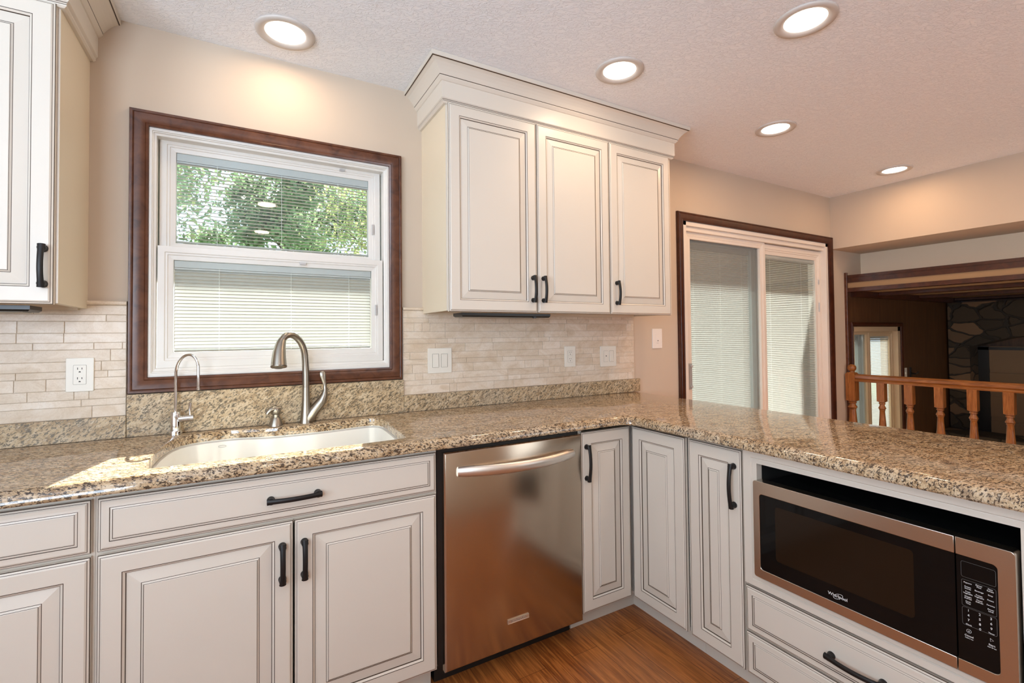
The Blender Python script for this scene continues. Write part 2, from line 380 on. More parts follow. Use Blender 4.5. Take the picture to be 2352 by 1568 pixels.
b = MB(); b.box(XO+0.03, XR2, YB, -0.0, 1.667, 1.72, M['tan']); b.box(XO+0.09, XE+0.15, YB, 0, 1.645, 1.6665, M['tan']); struct(b.build('ceiling_family_room'))
b = MB(); b.box(XE, XE+0.15, YB, 0, ZF, 1.66, M['panel']); struct(b.build('wall_family_room_end'))
# wood trim at the drop to the family room
b = MB(); b.box(XO-0.006, XO+0.03, YB, -0.012, 1.714, 1.781, M['trimv']); b.box(XO-0.012, XO+0.03, YB, -0.012, 1.757, 1.781, M['trimv']); struct(b.build('trim_1'))
b = MB(); b.box(XO+0.004, XO+0.03, YB, -0.012, 1.666, 1.714, M['tan']); struct(b.build('wall_fascia'))
b = MB(); b.box(XO-0.004, XO+0.09, YB, -0.012, 1.631, 1.666, M['trimv']); struct(b.build('trim_2'))
b = MB(); b.box(XO-0.018, XO+0.002, -0.022, 0, 0.0, 1.805, M['trim']); struct(b.build('trim_3', bevel=0.002))
b = MB(); b.box(XO+0.09, XE, -0.05, 0, 1.590, 1.6445, M['trimv']); b.box(XE-0.05, XE, -3.9, -0.05, 1.59, 1.6445, M['trimv']); struct(b.build('trim_4'))
for i, x in enumerate((5.60, 6.46, 7.36)):
    b = MB(); b.box(x, x+0.11, YB, -0.05, 1.612, 1.645, M['trimv'])
    tag(b.build('ceiling_beam', bevel=0.004), ['dark wood ceiling beam over family room, the one nearest the kitchen', 'dark wood ceiling beam, middle of three over family room', 'dark wood ceiling beam nearest the stone fireplace'][i], 'beam', 'dark beams on family room ceiling')

# ------------------------------------------------------------------ window casing profile, mitred
def casing(name, parent, x0, x1, z0, z1, w, t, m, bottom=True):
    """picture-frame moulding outside the opening x0..x1, z0..z1; w wide, t thick"""
    prof = [(0, 0), (0, t*0.55), (0.12*w, t*0.75), (0.18*w, t*0.62), (0.24*w, t*0.70), (0.5*w, t*0.98), (0.72*w, t), (0.78*w, t*0.82), (0.83*w, t*0.95), (0.95*w, t*0.95), (w, t*0.6), (w, 0)]
    b = MB(); loops = []
    for o, h in prof:
        if bottom: loops.append([(x0-o, -h, z0-o), (x1+o, -h, z0-o), (x1+o, -h, z1+o), (x0-o, -h, z1+o)])
        else: loops.append([(x0-o, -h, z0), (x0-o, -h, z1+o), (x1+o, -h, z1+o), (x1+o, -h, z0)])
    b.loft(loops, m, False, False, closed=bottom)
    return b.build(name, parent, smooth=50)
def frame(b, x0, x1, z0, z1, w, y0, y1, m, wt=None, wb=None, step=0.0, wr=None):
    """rectangular sash frame made of four rails, with an inner stepped bead"""
    wt = wt or w; wb = wb or w; wr = wr or w
    o = [(x0, z0), (x1, z0), (x1, z1), (x0, z1)]; i = [(x0+w, z0+wb), (x1-wr, z0+wb), (x1-wr, z1-wt), (x0+w, z1-wt)]
    def at(pts, y): return [(p[0], y, p[1]) for p in pts]
    def lerp(k): return [(a[0]+(c[0]-a[0])*k, a[1]+(c[1]-a[1])*k) for a, c in zip(o, i)]
    L_ = [at(o, y1), at(o, y0), at(lerp(0.45), y0), at(lerp(0.48), y0+step), at(lerp(0.62), y0+step), at(lerp(0.65), y0+2*step), at(i, y0+2.6*step), at(i, y1)]
    b.loft(L_ + [L_[0]], m, False, False)
def blind(parent, x0, x1, z0, z1, y, pitch, width, tilt, cords, m=None, head=0.025, name='blind'):
    b = MB()
    b.box(x0, x1, y-0.007, y+0.007, z1-head, z1, M['blindrail']); b.box(x0, x1, y-0.007, y+0.007, z1-head-0.008, z1-head-0.002, M['blindrail'])
    z = z1-head-0.012; ct, st = math.cos(tilt), math.sin(tilt)
    while z > z0+0.012:
        loops = []
        for k in range(4):
            u = (k/3-0.5)*width; c_ = 0.0011*(1-(2*k/3-1)**2)
            yy = y + u*ct - c_*st*1.0; zz = z + u*st + c_*ct
            loops.append([(x0+0.002, yy, zz), (x1-0.002, yy, zz)])
        b.loft(loops, m or M['slat'], False, False, closed=False)
        z -= pitch
    b.box(x0+0.001, x1-0.001, y-0.006, y+0.006, z0+0.002, z0+0.009, M['slat'])
    for c_ in cords:
        for dy in (-0.0075,): b.box(c_-0.0008, c_+0.0008, y+dy-0.0005, y+dy+0.0005, z0, z1-head, M['cord'])
    return b.build(name, parent)

# ------------------------------------------------------------------ kitchen window
w1 = thing('window_1', 'double hung white window with in-glass blinds behind the sink', 'window', (0,0,0), kind='structure')
casing('casing', w1, WX0, WX1, WZ0, WZ1, 0.058, 0.022, M['trim'])
b = MB(); frame(b, WX0, WX1, WZ0, WZ1, 0.022, -0.004, 0.13, M['vinyl'], 0.024, 0.032, 0.006); b.build('frame', w1, bevel=0.0015)
us = MB(); frame(us, 0.084, 0.938, 1.60, 2.060, 0.052, 0.052, 0.095, M['vinyl'], 0.047, 0.050, 0.004); uso = us.build('upper_sash', w1, bevel=0.0012)
b = MB(); b.box(0.134, 0.888, 0.064, 0.067, 1.646, 2.016, M['glass']); b.build('glass', uso)
blind(uso, 0.137, 0.885, 1.652, 2.014, 0.078, 0.0142, 0.0125, -0.08, (0.275, 0.515, 0.750), head=0.030)
ls = MB(); frame(ls, 0.084, 0.940, 1.158, 1.629, 0.050, 0.012, 0.050, M['vinyl'], 0.052, 0.060, 0.004); lso = ls.build('lower_sash', w1, bevel=0.0012)
b = MB(); b.box(0.132, 0.892, 0.022, 0.025, 1.216, 1.579, M['glass']); b.build('glass', lso)
blind(lso, 0.135, 0.888, 1.221, 1.576, 0.036, 0.0136, 0.0153, 0.87, (0.285, 0.550, 0.790), head=0.026)
for z, x, par, y in ((1.590, 0.595, lso, 0.012), (2.040, 0.765, uso, 0.052)):
    b = MB(); b.box(x-0.012, x+0.012, y-0.006, y+0.002, z-0.004, z+0.006, M['clip']); b.build('latch', par, bevel=0.001)
for z, x, par, y in ((1.78, 0.903, uso, 0.054), (1.395, 0.907, lso, 0.014)):
    b = MB(); b.box(x-0.003, x+0.006, y-0.006, y+0.003, z-0.024, z+0.024, M['clip']); b.build('blind_slider', par, bevel=0.001)
b = MB(); b.box(0.49, 0.53, 0.047, 0.053, 1.618, 1.622, M['clip']); b.build('vent_tab', uso)

# ------------------------------------------------------------------ patio doors
d1 = thing('door_1', 'white sliding patio door with in-glass blinds', 'door', (0,0,0), kind='structure')
casing('casing', d1, DX0, DX1, 0, DZ1, 0.058, 0.022, M['trimv'], bottom=False)
b = MB()
b.box(DX0, DX0+0.038, -0.004, 0.15, 0, DZ1, M['vinyl2']); b.box(DX1-0.035, DX1, -0.004, 0.15, 0, DZ1, M['vinyl2']); b.box(DX0, DX1, -0.004, 0.15, DZ1-0.030, DZ1, M['vinyl2'])
b.box(DX0+0.03, DX1-0.03, 0.012, 0.15, DZ1-0.062, DZ1-0.028, M['vinyl2']); b.box(DX0, DX1, 0.0, 0.15, 0, 0.04, M['vinyl2']); b.build('frame', d1, bevel=0.002)
# front leaf frame on the left (screen leaf), glass leaf behind it
b = MB(); frame(b, 3.013, 3.955, 0.04, 1.992, 0.080, 0.030, 0.058, M['vinyl2'], 0.056, 0.10, 0.002, wr=0.060); lf = b.build('screen_leaf', d1, bevel=0.0015)
b = MB(); b.box(3.09, 3.897, 0.052, 0.0525, 0.13, 1.94, M['screen']); b.build('screen', lf)
b = MB(); loops = [rrect(3.046, 3.070, 0.885, 1.065, 0.011, y) for y in (0.030, 0.018, 0.014)]; b.loft(loops, M['clip']); b.lathe([(0.008, 0.012), (0.007, 0.002), (0.004, 0)], (3.058, 0, 1.045), 'y', 12, M['clip']); b.lathe([(0.008, 0.012), (0.007, 0.002), (0.004, 0)], (3.058, 0, 0.905), 'y', 12, M['clip']); b.build('door_pull', lf, smooth=40)
b = MB(); frame(b, 3.03, 3.985, 0.04, 1.985, 0.060, 0.095, 0.135, M['greyframe'], 0.060, 0.10, 0.002, wr=0.105); g2 = b.build('glass_leaf', d1)
b = MB(); b.box(3.085, 3.885, 0.110, 0.113, 0.13, 1.93, M['glass']); b.build('glass', g2)
blind(g2, 3.088, 3.875, 0.14, 1.925, 0.124, 0.0150, 0.0150, 0.84, (3.22, 3.52, 3.78))
b = MB(); frame(b, 3.925, 4.785, 0.04, 1.978, 0.066, 0.040, 0.080, M['vinyl2'], 0.080, 0.10, 0.004, wr=0.078); g3 = b.build('glass_leaf', d1, bevel=0.0015)
b = MB(); b.box(3.985, 4.715, 0.052, 0.055, 0.13, 1.905, M['glass']); b.build('glass', g3)
blind(g3, 3.990, 4.706, 0.14, 1.900, 0.066, 0.0150, 0.0150, 0.84, (4.06, 4.50))
b = MB(); b.box(4.735, 4.742, 0.034, 0.042, 1.69, 1.73, M['clip']); b.box(4.735, 4.742, 0.034, 0.042, 1.45, 1.53, M['clip']); b.build('latch', g3, bevel=0.001)

d2 = thing('door_2', 'white sliding patio door of the sunken family room', 'door', (0,0,0), kind='structure')
casing('casing', d2, EX0, EX1, ZF, EZ1, 0.04, 0.02, M['trimv'], bottom=False)
b = MB(); b.box(EX0, EX0+0.03, -0.004, 0.15, ZF, EZ1, M['dimvinyl']); b.box(EX1-0.05, EX1, -0.004, 0.15, ZF, EZ1, M['dimvinyl']); b.box(EX0, EX1, -0.004, 0.15, EZ1-0.045, EZ1, M['dimvinyl']); b.box(EX0, EX1, 0, 0.15, ZF, ZF+0.05, M['dimvinyl']); b.build('frame', d2, bevel=0.002)
b = MB(); frame(b, EX0+0.03, 5.60, ZF+0.05, EZ1-0.045, 0.05, 0.03, 0.06, M['dimvinyl'], 0.03, 0.08, 0.002, wr=0.055); lf = b.build('screen_leaf', d2)
b = MB(); b.box(5.27, 5.55, 0.052, 0.0525, ZF+0.1, EZ1-0.07, M['screen']); b.build('screen', lf)
b = MB(); frame(b, EX0+0.03, 5.62, ZF+0.05, EZ1-0.06, 0.04, 0.095, 0.135, M['greyframe'], 0.03, 0.08, 0.002, wr=0.10); g2 = b.build('glass_leaf', d2)
b = MB(); b.box(5.26, 5.53, 0.110, 0.113, ZF+0.12, EZ1-0.09, M['glass']); b.build('glass', g2)
blind(g2, 5.262, 5.525, ZF+0.13, EZ1-0.09, 0.124, 0.0150, 0.0150, 0.87, (5.42,))
b = MB(); frame(b, 5.575, 6.09, ZF+0.05, EZ1-0.045, 0.03, 0.04, 0.08, M['dimvinyl'], 0.05, 0.08, 0.003, wr=0.055); g3 = b.build('glass_leaf', d2)
b = MB(); b.box(5.60, 6.04, 0.052, 0.055, ZF+0.12, EZ1-0.09, M['glass']); b.build('glass', g3)
blind(g3, 5.603, 6.037, ZF+0.13, EZ1-0.092, 0.066, 0.0150, 0.0150, 0.84, (5.68, 5.95))

# ------------------------------------------------------------------ outside: eaves, wing wall, patio, lawn, trees
b = MB(); b.box(-3, 2.6, 0.15, 1.12, 2.33, 2.45, M['soffit']); b.box(2.6, 9, 0.15, 1.00, 2.33, 2.45, M['soffit']); struct(b.build('trim_5'))
b = MB(); b.box(4.95, 5.03, 0.15, 1.75, -0.3, 2.33, M['soffit']); struct(b.build('wall_outside_wing'))
b = MB(); b.box(-3, 4.95, 0.16, 4.2, -0.14, -0.06, M['deck']); struct(b.build('floor_deck'))
b = MB(); b.box(-8, 14, 5.6, 5.63, -0.8, 2.3, M['fence'])
for k in range(110): b.box(-8+.2*k+.004, -8+.2*k+.196, 5.585, 5.6, -0.75, 2.3, M['fence'])
b.box(-8, 14, 5.56, 5.66, 2.3, 2.35, M['fence']); tag(b.build('garden_fence'), 'pale board fence beyond the deck, seen through the window blinds', 'fence')
b = MB(); b.box(-6, 12, 0.15, 5, -0.9, -0.78, M['concrete']); struct(b.build('floor_patio'))
b = MB(); b.box(-20, 25, 5, 30, -0.95, -0.80, M['grass']); struct(b.build('floor_lawn'))
def tree(loc, R, H, n, label, mats, seed):
    rnd = random.Random(seed); t = thing('tree', label, 'tree', loc, 0, 'trees behind the house')
    b = MB(); b.tube([(0,0,0), (0.1,0,H*0.3), (-0.05,0.1,H*0.6), (0,0,H*0.9)], [0.18, 0.14, 0.09, 0.03], 8, M['bark'])
    for k in range(9):
        a = rnd.uniform(0, 2*PI); z = H*rnd.uniform(0.3, 0.7); r_ = R*0.7
        b.tube([(0,0,z), (r_*0.5*math.cos(a), r_*0.5*math.sin(a), z+0.5), (r_*math.cos(a), r_*math.sin(a), z+0.9)], [0.05, 0.03, 0.01], 6, M['bark'])
    b.build('trunk', t)
    b = MB(); clumps = [(rnd.gauss(0, R*0.5), rnd.gauss(0, R*0.4), H*rnd.uniform(0.2, 1.0), rnd.uniform(0.3, 0.75)) for _ in range(130)]; big = n > 12000
    for k in range(n):
        cx, cy, cz, cr = clumps[rnd.randrange(len(clumps))]
        p = Vector((cx+rnd.gauss(0, cr*0.6), cy+rnd.gauss(0, cr*0.6), cz+rnd.gauss(0, cr*0.5)))
        u = Vector((rnd.gauss(0,1), rnd.gauss(0,1), rnd.gauss(0,1))).normalized(); w = u.orthogonal().normalized(); s_ = rnd.uniform(0.08, 0.17) if big else rnd.uniform(0.035, 0.085)
        i = [b.vert(q) for q in (p-u*s_, p+w*s_*0.55, p+u*s_, p-w*s_*0.55)]
        b.face(i, mats[0] if rnd.random() < 0.7 else mats[1])
    b.build('foliage', t); return t
tree((-1.3, 8.4, -0.80), 1.5, 6.9, 9000, 'green leafy tree seen through the left of the upper window sash', (M['leaf'], M['leaf2']), 1)
tree((2.0, 19.0, -0.80), 3.6, 12.5, 30000, 'tall dark green tree seen through the middle of the upper window sash', (M['leaf'], M['leaf']), 2)
tree((3.2, 8.5, -0.80), 1.45, 6.6, 9000, 'yellow-green tree seen through the right of the upper window sash', (M['leaf2'], M['leaf']), 3)
tree((8.6, 9.0, -0.80), 1.8, 5.6, 6000, 'leafy tree seen through the blinds of the kitchen patio door', (M['leaf'], M['leaf']), 4)

# ------------------------------------------------------------------ cabinet parts
def panel_door(name, parent, x0, x1, z0, z1, y=0.0):
    c, g = M['cream'], M['glaze']
    P = [(0, .020, c), (0, .007, c), (.0015, .005, g), (.0028, .0045, c), (.0055, .003, c), (.0068, .0026, g), (.0105, 0, c), (.0500, 0, c), (.0518, .0008, g), (.0570, .0052, c), (.0588, .0085, g), (.0600, .0085, c), (.0900, .0030, c), (.0915, .0034, g), (.0955, .0004, c), (.0968, .0008, g), (.0980, .0, c)]
    w = min(x1-x0, z1-z0)
    b = MB(); loops = [rect(x0, x1, z0, z1, i, y+d) for i, d, _ in P]
    b.loft(loops, [p[2] for p in P[1:]], True, True, capm=c)
    return b.build(name, parent)
def slab_front(name, parent, x0, x1, z0, z1, y=0.0, ins=.024):
    c, g = M['cream'], M['glaze']
    P = [(0, .020, c), (0, .007, c), (.0015, .005, g), (.0028, .0045, c), (.0055, .003, c), (.0068, .0026, g), (.0105, 0, c), (ins-.006, 0, c), (ins, -.0005, c), (ins+.0016, .001, g), (ins+.006, .0, c), (ins+.0073, .0008, g), (ins+.009, 0, c)]
    b = MB(); b.loft([rect(x0, x1, z0, z1, i, y+d) for i, d, _ in P], [p[2] for p in P[1:]], True, True, capm=c)
    return b.build(name, parent)
def handle(parent, x, z, L_, vertical=True, y=0.0):
    b = MB(); n = 18; path = []; rad = []
    for k in range(n+1):
        t = -1+2*k/n; s_ = t*(L_/2)
        out = -(0.018+0.011*(1-t*t)); path.append((0, out, s_))
        e = abs(t)**6; rad.append((0.0052+0.0014*e, 0.0075+0.0024*e))
    b.tube(path, rad, 12, M['matteblack'], ref=(0, 1, 0))
    for s_ in (-1, 1):
        b.lathe([(0.0112, 0), (0.0112, -0.003), (0.0090, -0.008), (0.0098, -0.016), (0.0098, -0.021), (0.006, -0.025)], (0, 0, s_*(L_/2-0.010)), 'y', 16, M['matteblack'])
    R_ = Matrix.Identity(4) if vertical else Matrix.Rotation(PI/2, 4, 'Y')
    T = Matrix.Translation((x, y, z)) @ R_
    b.v = [T @ p for p in b.v]
    return b.build('handle', parent, smooth=45)
def carcass(parent, W_, depth, z0, z1, stiles=True, toe=True, name='body', side_m=None, rails=()):
    c = M['cream']; b = MB(); y = 0.0205
    b.box(0, 0.018, y, depth, z0, z1, side_m or c); b.box(W_-0.018, W_, y, depth, z0, z1, side_m or c)
    b.box(0.018, W_-0.018, y, depth, z0, z0+0.018, c); b.box(0.018, W_-0.018, depth-0.01, depth, z0, z1, c)
    b.box(0.018, 0.036, y, y+0.02, z0, z1, c); b.box(W_-0.036, W_-0.018, y, y+0.02, z0, z1, c)
    for r0, r1 in rails: b.box(0, W_, y-0.0005, y+0.02, r0, r1, c)
    if toe: b.box(0, W_, 0.088, 0.106, 0, z0, c)
    return b.build(name, parent)
ZD0, ZD1 = 0.100, 0.858     # base doors
DEP = 0.615
# base cabinet left of sink
BL = thing('base_cabinet', 'cream glazed base cabinet at far left, one drawer above one door', 'cabinet', (-0.43, FY, 0))
carcass(BL, 0.467, DEP, 0.100, 0.873, rails=[(0.70, 0.73), (0.84, 0.873)])
slab_front('drawer', BL, 0.006, 0.4605, 0.7215, ZD1); d = panel_door('door', BL, 0.006, 0.4605, ZD0, 0.712)
handle(d, 0.035, 0.60, 0.12)
# sink base
SB = thing('sink_base_cabinet', 'wide cream base cabinet under the sink with tilt-out front and two doors', 'cabinet', (0.0375, FY, 0))
carcass(SB, 0.931, DEP, 0.100, 0.873, rails=[(0.70, 0.73), (0.84, 0.873)])
d = slab_front('drawer', SB, 0.0065, 0.9255, 0.7215, ZD1); handle(d, 0.504-0.0375+0.003, 0.786, 0.150, False)
d = panel_door('door', SB, 0.0065, 0.4655, ZD0, 0.712); handle(d, 0.473-0.0375, 0.594, 0.118)
d = panel_door('door', SB, 0.4695, 0.9255, ZD0, 0.712); handle(d, 0.534-0.0375, 0.594, 0.118)
# corner cabinet, L-shaped
CC = thing('corner_base_cabinet', 'cream L-shaped corner base cabinet with a pair of narrow folding doors', 'cabinet', (1.6015, FY, 0))
ax = PX_-1.6015
b = MB(); c = M['cream']
b.box(0, 0.018, .0205, .612, .1, .873, c); b.box(0.018, ax+.0205, .0205, .035, .1, .112, c); b.box(ax+.0205, ax+.035, -.296, .0205, .1, .112, c)
b.box(0.018, 0.885, 0.595, 0.612, .1, .873, c); b.box(.870, .885, -.305, .595, .1, .873, c); b.box(ax+.0205, .870, -.317, -.3005, .1, .873, c)
b.box(0.018, .870, .035, .595, .1, .115, c); b.box(ax+.035, .870, -.30, .035, .1, .115, c)
b.box(0, ax+.106, .088, .106, 0, .1, c); b.box(ax+.088, ax+.106, -.3145, .088, 0, .1, c)
b.box(ax+.0205, ax+.04, .0205, .04, .1, .873, c); b.build('body', CC)
d = panel_door('door', CC, 0.0045, ax-0.001, ZD0, ZD1); handle(d, 1.631-1.6015, 0.730, 0.152)
def swap_frame(o, M_): # re-express a mesh built facing -y so it faces -x
    o.data.transform(M_)
Rp = Matrix.Translation((ax, 0, 0)) @ Matrix.Rotation(-PI/2, 4, 'Z')
d = panel_door('door', CC, 0.0015, 0.297, ZD0, ZD1); swap_frame(d, Rp)
# narrow pull-out cabinet on the peninsula
PO = thing('narrow_base_cabinet', 'slim cream pull-out cabinet between the corner doors and the microwave', 'cabinet', (PX_, -0.9475, 0), -PI/2)
carcass(PO, 0.2345, 0.60, 0.100, 0.873, rails=[(0.84, 0.873)])
d = panel_door('door', PO, 0.000, 0.2285, ZD0, ZD1); handle(d, 0.201, 0.731, 0.156)
# microwave cabinet
MC = thing('microwave_cabinet', 'cream peninsula cabinet with open microwave bay above two drawers', 'cabinet', (PX_, -1.1825, 0), -PI/2)
MW_ = 0.745; OX0, OX1, OZ0, OZ1 = 0.052, 0.684, 0.446, 0.828
b = MB(); c = M['cream']
b.box(0, 0.018, .0205, .60, .1, .873, c); b.box(MW_-.018, MW_, .0205, .60, .1, .873, c); b.box(.018, MW_-.018, .0205, .60, .1, .118, c); b.box(.018, MW_-.018, .585, .60, .1, .873, c)
b.box(0, MW_, .088, .106, 0, .1, c); b.box(.018, MW_-.018, .0205, .585, .405, .420, c)
b.build('body', MC)
b = MB(); g = M['glaze']
pr_ = [(0, .020), (0, .002), (.002, 0), (.030, 0), (.033, .003), (.036, .0015), (.0515, .0015), (.0515, .030)]
def fr_loop(i, y):
    k = i/.0515
    x0, x1, z0, z1 = 0.001, MW_-.001, 0.410, 0.872
    return [(x0+(OX0-x0)*k, y, z0+(OZ0-z0)*k), (x1+(OX1-x1)*k, y, z0+(OZ0-z0)*k), (x1+(OX1-x1)*k, y, z1+(OZ1-z1)*k), (x0+(OX0-x0)*k, y, z1+(OZ1-z1)*k)]
lps = [fr_loop(i, y) for i, y in pr_]; b.loft(lps + [lps[0]], c, False, False); b.build('bay_frame', MC)
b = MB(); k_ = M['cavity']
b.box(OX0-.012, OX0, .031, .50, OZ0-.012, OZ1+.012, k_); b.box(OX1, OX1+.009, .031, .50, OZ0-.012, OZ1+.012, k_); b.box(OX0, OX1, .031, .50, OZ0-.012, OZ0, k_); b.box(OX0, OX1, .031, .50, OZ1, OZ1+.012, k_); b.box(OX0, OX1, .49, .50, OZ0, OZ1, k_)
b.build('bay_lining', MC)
d = slab_front('drawer', MC, 0.001, 0.72, 0.2465, 0.4005, ins=.026); handle(d, 0.345, 0.316, 0.152, False)
d = slab_front('drawer', MC, 0.001, 0.72, 0.100, 0.2425, ins=.026); handle(d, 0.345, 0.165, 0.152, False)
# peninsula end filler behind the drawers
# ------------------------------------------------------------------ microwave
MO = thing('microwave', 'stainless steel and black glass microwave oven sitting in the peninsula bay', 'microwave', (1.862, -1.234, OZ0), -PI/2)
z0, z1, sp = 0.012, 0.330, 0.5235; fx1 = 0.628
b = MB(); b.box(0.006, fx1-.006, .040, .42, 0.006, .318, M['black']); b.build('case', MO, bevel=0.004)
def half(name, xa, xb, inner, ra, rb):
    """steel bezel piece with a cut for the glass: C-shaped prism"""
    b = MB(); ix0, ix1, iz0, iz1 = inner; left = xa < 0.1; r = 0.010; R_ = 0.008; n = 5
    def arc(cx, cz, rr, a0, a1): return [(cx+rr*math.cos(a0+(a1-a0)*k/n), cz+rr*math.sin(a0+(a1-a0)*k/n)) for k in range(n+1)]
    if left:
        outer = [(xb, z1)] + arc(xa+R_, z1-R_, R_, PI/2, PI) + arc(xa+R_, z0+R_, R_, PI, 1.5*PI) + [(xb, z0)]
        inn = [(xb, iz1)] + arc(ix0+r, iz1-r, r, PI/2, PI) + arc(ix0+r, iz0+r, r, PI, 1.5*PI) + [(xb, iz0)]
    else:
        outer = [(xa, z1)] + arc(xb-R_, z1-R_, R_, PI/2, 0) + arc(xb-R_, z0+R_, R_, 0, -PI/2) + [(xa, z0)]
        inn = [(xa, iz1)] + arc(ix1-r, iz1-r, r, PI/2, 0) + arc(ix1-r, iz0+r, r, 0, -PI/2) + [(xa, iz0)]
    o2 = [(x, .0, z) for x, z in outer]; i2 = [(x, .0, z) for x, z in inn]
    o3 = [(x, .038, z) for x, z in outer]; i3 = [(x, .038, z) for x, z in inn]
    ids = [[b.vert(p) for p in lp] for lp in (o2, i2, i3, o3)]
    for a_ in range(4):
        A, B_ = ids[a_], ids[(a_+1) % 4]
        for k in range(len(A)-1): b.face((A[k], A[k+1], B_[k+1], B_[k]), M['steelmw'])
    b.face([ids[q][0] for q in range(4)], M['steelmw']); b.face([ids[q][-1] for q in range(4)], M['steelmw'])
    return b.build(name, MO, smooth=35, bevel=0.0012)
IZ0, IZ1 = 0.041, 0.289
drf = half('door', 0.0, sp-0.001, (0.022, sp, IZ0, IZ1), 0, 0)
ctl = half('control_panel', sp+0.001, fx1, (sp, fx1-0.030, IZ0, IZ1), 0, 0)
b = MB(); b.loft([rrect(0.0205, sp-.0015, IZ0-.001, IZ1+.001, 0.006, y) for y in (.03, .003)], M['mwglass']); b.build('door_glass', drf)
b = MB(); b.loft([rrect(0.074, 0.440, 0.088, 0.262, 0.010, y) for y in (.0035, .0026)], M['mwwindow']); b.build('door_window', drf)
b = MB(); b.loft([rrect(sp+.0015, fx1-.029, IZ0-.001, IZ1+.001, 0.006, y) for y in (.03, .003)], M['mwglass']); b.build('control_glass', ctl)
# lettering
text('logo', 'Whirlpool', 0.0125, (0.257, 0.0024, 0.0605), FRONT, M['text'], drf)
b = MB(); 
def arcpts(cx, cz, a, b_, t0, t1, n=14, rot=0.5):
    return [(cx + a*math.cos(t)*math.cos(rot)-b_*math.sin(t)*math.sin(rot), 0.0024, cz + a*math.cos(t)*math.sin(rot)+b_*math.sin(t)*math.cos(rot)) for t in [t0+(t1-t0)*k/n for k in range(n+1)]]
b.tube(arcpts(0.258, 0.0605, 0.014, 0.0065, -0.9, 2.2), 0.0005, 6, M['text']); b.tube(arcpts(0.258, 0.0605, 0.014, 0.0065, 2.6, 4.6), 0.0005, 6, M['text']); b.build('logo_ring', drf)
b = MB()
def outline(x0, x1, z0_, z1_):
    lp1 = rrect(x0, x1, z0_, z1_, 0.004, .0027); lp2 = rrect(x0+.0006, x1-.0006, z0_+.0006, z1_-.0006, 0.0035, .0027); b.loft([lp1, lp2], M['textdim'], False, False)
cxs = (0.545, 0.565, 0.5845)
outline(0.5335, 0.5945, 0.2385, 0.276); outline(0.5335, 0.5945, 0.170, 0.233); outline(0.5335, 0.5945, 0.126, 0.168); b.build('key_outlines', ctl)
rows = [('Popcorn', 'Dinner\nPlate', 'Pizza\nReheat'), ('Frozen\nEntree', 'Beverage', 'Soup'), ('Fresh\nVegetable', 'Frozen\nVegetable', 'Potato'), ('Weight\nDefrost', 'Timed\nDefrost', 'Favorite'), ('Cook\nTime', '', 'Power\nLevel')]
ms_ = []
for i, rw in enumerate(rows):
    for j, s_ in enumerate(rw):
        if s_: ms_.append(text('t', s_, 0.0042, (cxs[j], 0.0026, 0.2265-0.0115*i), FRONT, M['text'], None))
join_meshes('key_labels', ms_, M['text'], ctl)
ms_ = []
for i, rw in enumerate([('1','2','3'), ('4','5','6'), ('7','8','9'), ('', '0', '')]):
    for j, s_ in enumerate(rw):
        if s_: ms_.append(text('t', s_, 0.0075, (cxs[j], 0.0026, 0.162-0.0113*i), FRONT, M['text'], None))
ms_.append(text('t', 'Clock', 0.0045, (cxs[0], .0026, 0.1285), FRONT, M['text'], None)); ms_.append(text('t', 'Timer', 0.0045, (cxs[2], .0026, 0.1285), FRONT, M['text'], None))
ms_.append(text('t', 'Cancel', 0.0058, (cxs[0], .0026, 0.102), FRONT, M['text'], None)); ms_.append(text('t', 'Start', 0.0058, (cxs[2], .0026, 0.102), FRONT, M['text'], None))
ms_.append(text('t', 'Hold 3 sec', 0.0034, (cxs[0], .0026, 0.0965), FRONT, M['text'], None)); ms_.append(text('t', 'Add 30 sec', 0.0034, (cxs[2], .0026, 0.0965), FRONT, M['text'], None))
ms_.append(text('t', 'x', 0.006, (cxs[0], .0026, 0.1135), FRONT, M['text'], None))
join_meshes('number_keys', ms_, M['text'], ctl)
b = MB(); b.tube([(cxs[0]+.0042*math.cos(2*PI*k/20), .0025, .1135+.0042*math.sin(2*PI*k/20)) for k in range(21)], 0.0003, 5, M['text']); b.build('cancel_symbol', ctl); b = MB()
b.tube([(cxs[2]-.0025, .0025, .117), (cxs[2]+.0032, .0025, .1135), (cxs[2]-.0025, .0025, .110), (cxs[2]-.0025, .0025, .117)], 0.0003, 5, M['text']); b.build('start_symbol', ctl)

# ------------------------------------------------------------------ dishwasher
DW = thing('dishwasher', 'stainless steel dishwasher with bowed bar handle between base cabinets', 'dishwasher', (0.971, FY, 0))
ox = 0.971
b = MB(); b.box(0.0, 0.628, .018, .58, .10, .872, M['black']); b.box(0.01, 0.622, .085, .50, 0, .10, M['black']); b.build('tub_body', DW)
b = MB(); x0, x1 = 0.9891-ox, 1.5985-ox
P = [(0, .017), (0, -.003), (.003, -.006), (.006, -.008)]
b.loft([rect(x0, x1, .0835, .854, i, y) for i, y in P], M['steel']); dd = b.build('door', DW, smooth=40)
b = MB(); hx0, hx1 = 1.040-ox, 1.548-ox; path = []; rad = []
for k in range(33):
    t = -1+2*k/32; path.append(((hx0+hx1)/2+t*(hx1-hx0)/2, -0.012-0.056*(1-t*t), 0.783)); e = (1-abs(t)**10); rad.append((0.0200*(0.86+0.14*e), 0.0135))
b.tube(path, rad, 20, M['steelh'], ref=(0, 0, 1)); b.build('handle', dd, smooth=50)
b = MB(); b.loft([rect(1.240-ox, 1.333-ox, .1785, .1935, i, y) for i, y in ((0, -.008), (0, -.011), (.001, -.0115), (.002, -.0108))], M['steelh']); bd = b.build('badge', dd)
text('badge_lettering', 'KitchenAid', 0.0125, (1.2865-ox, -0.0109, .186), FRONT, M['groove'], bd, sx=1.15)

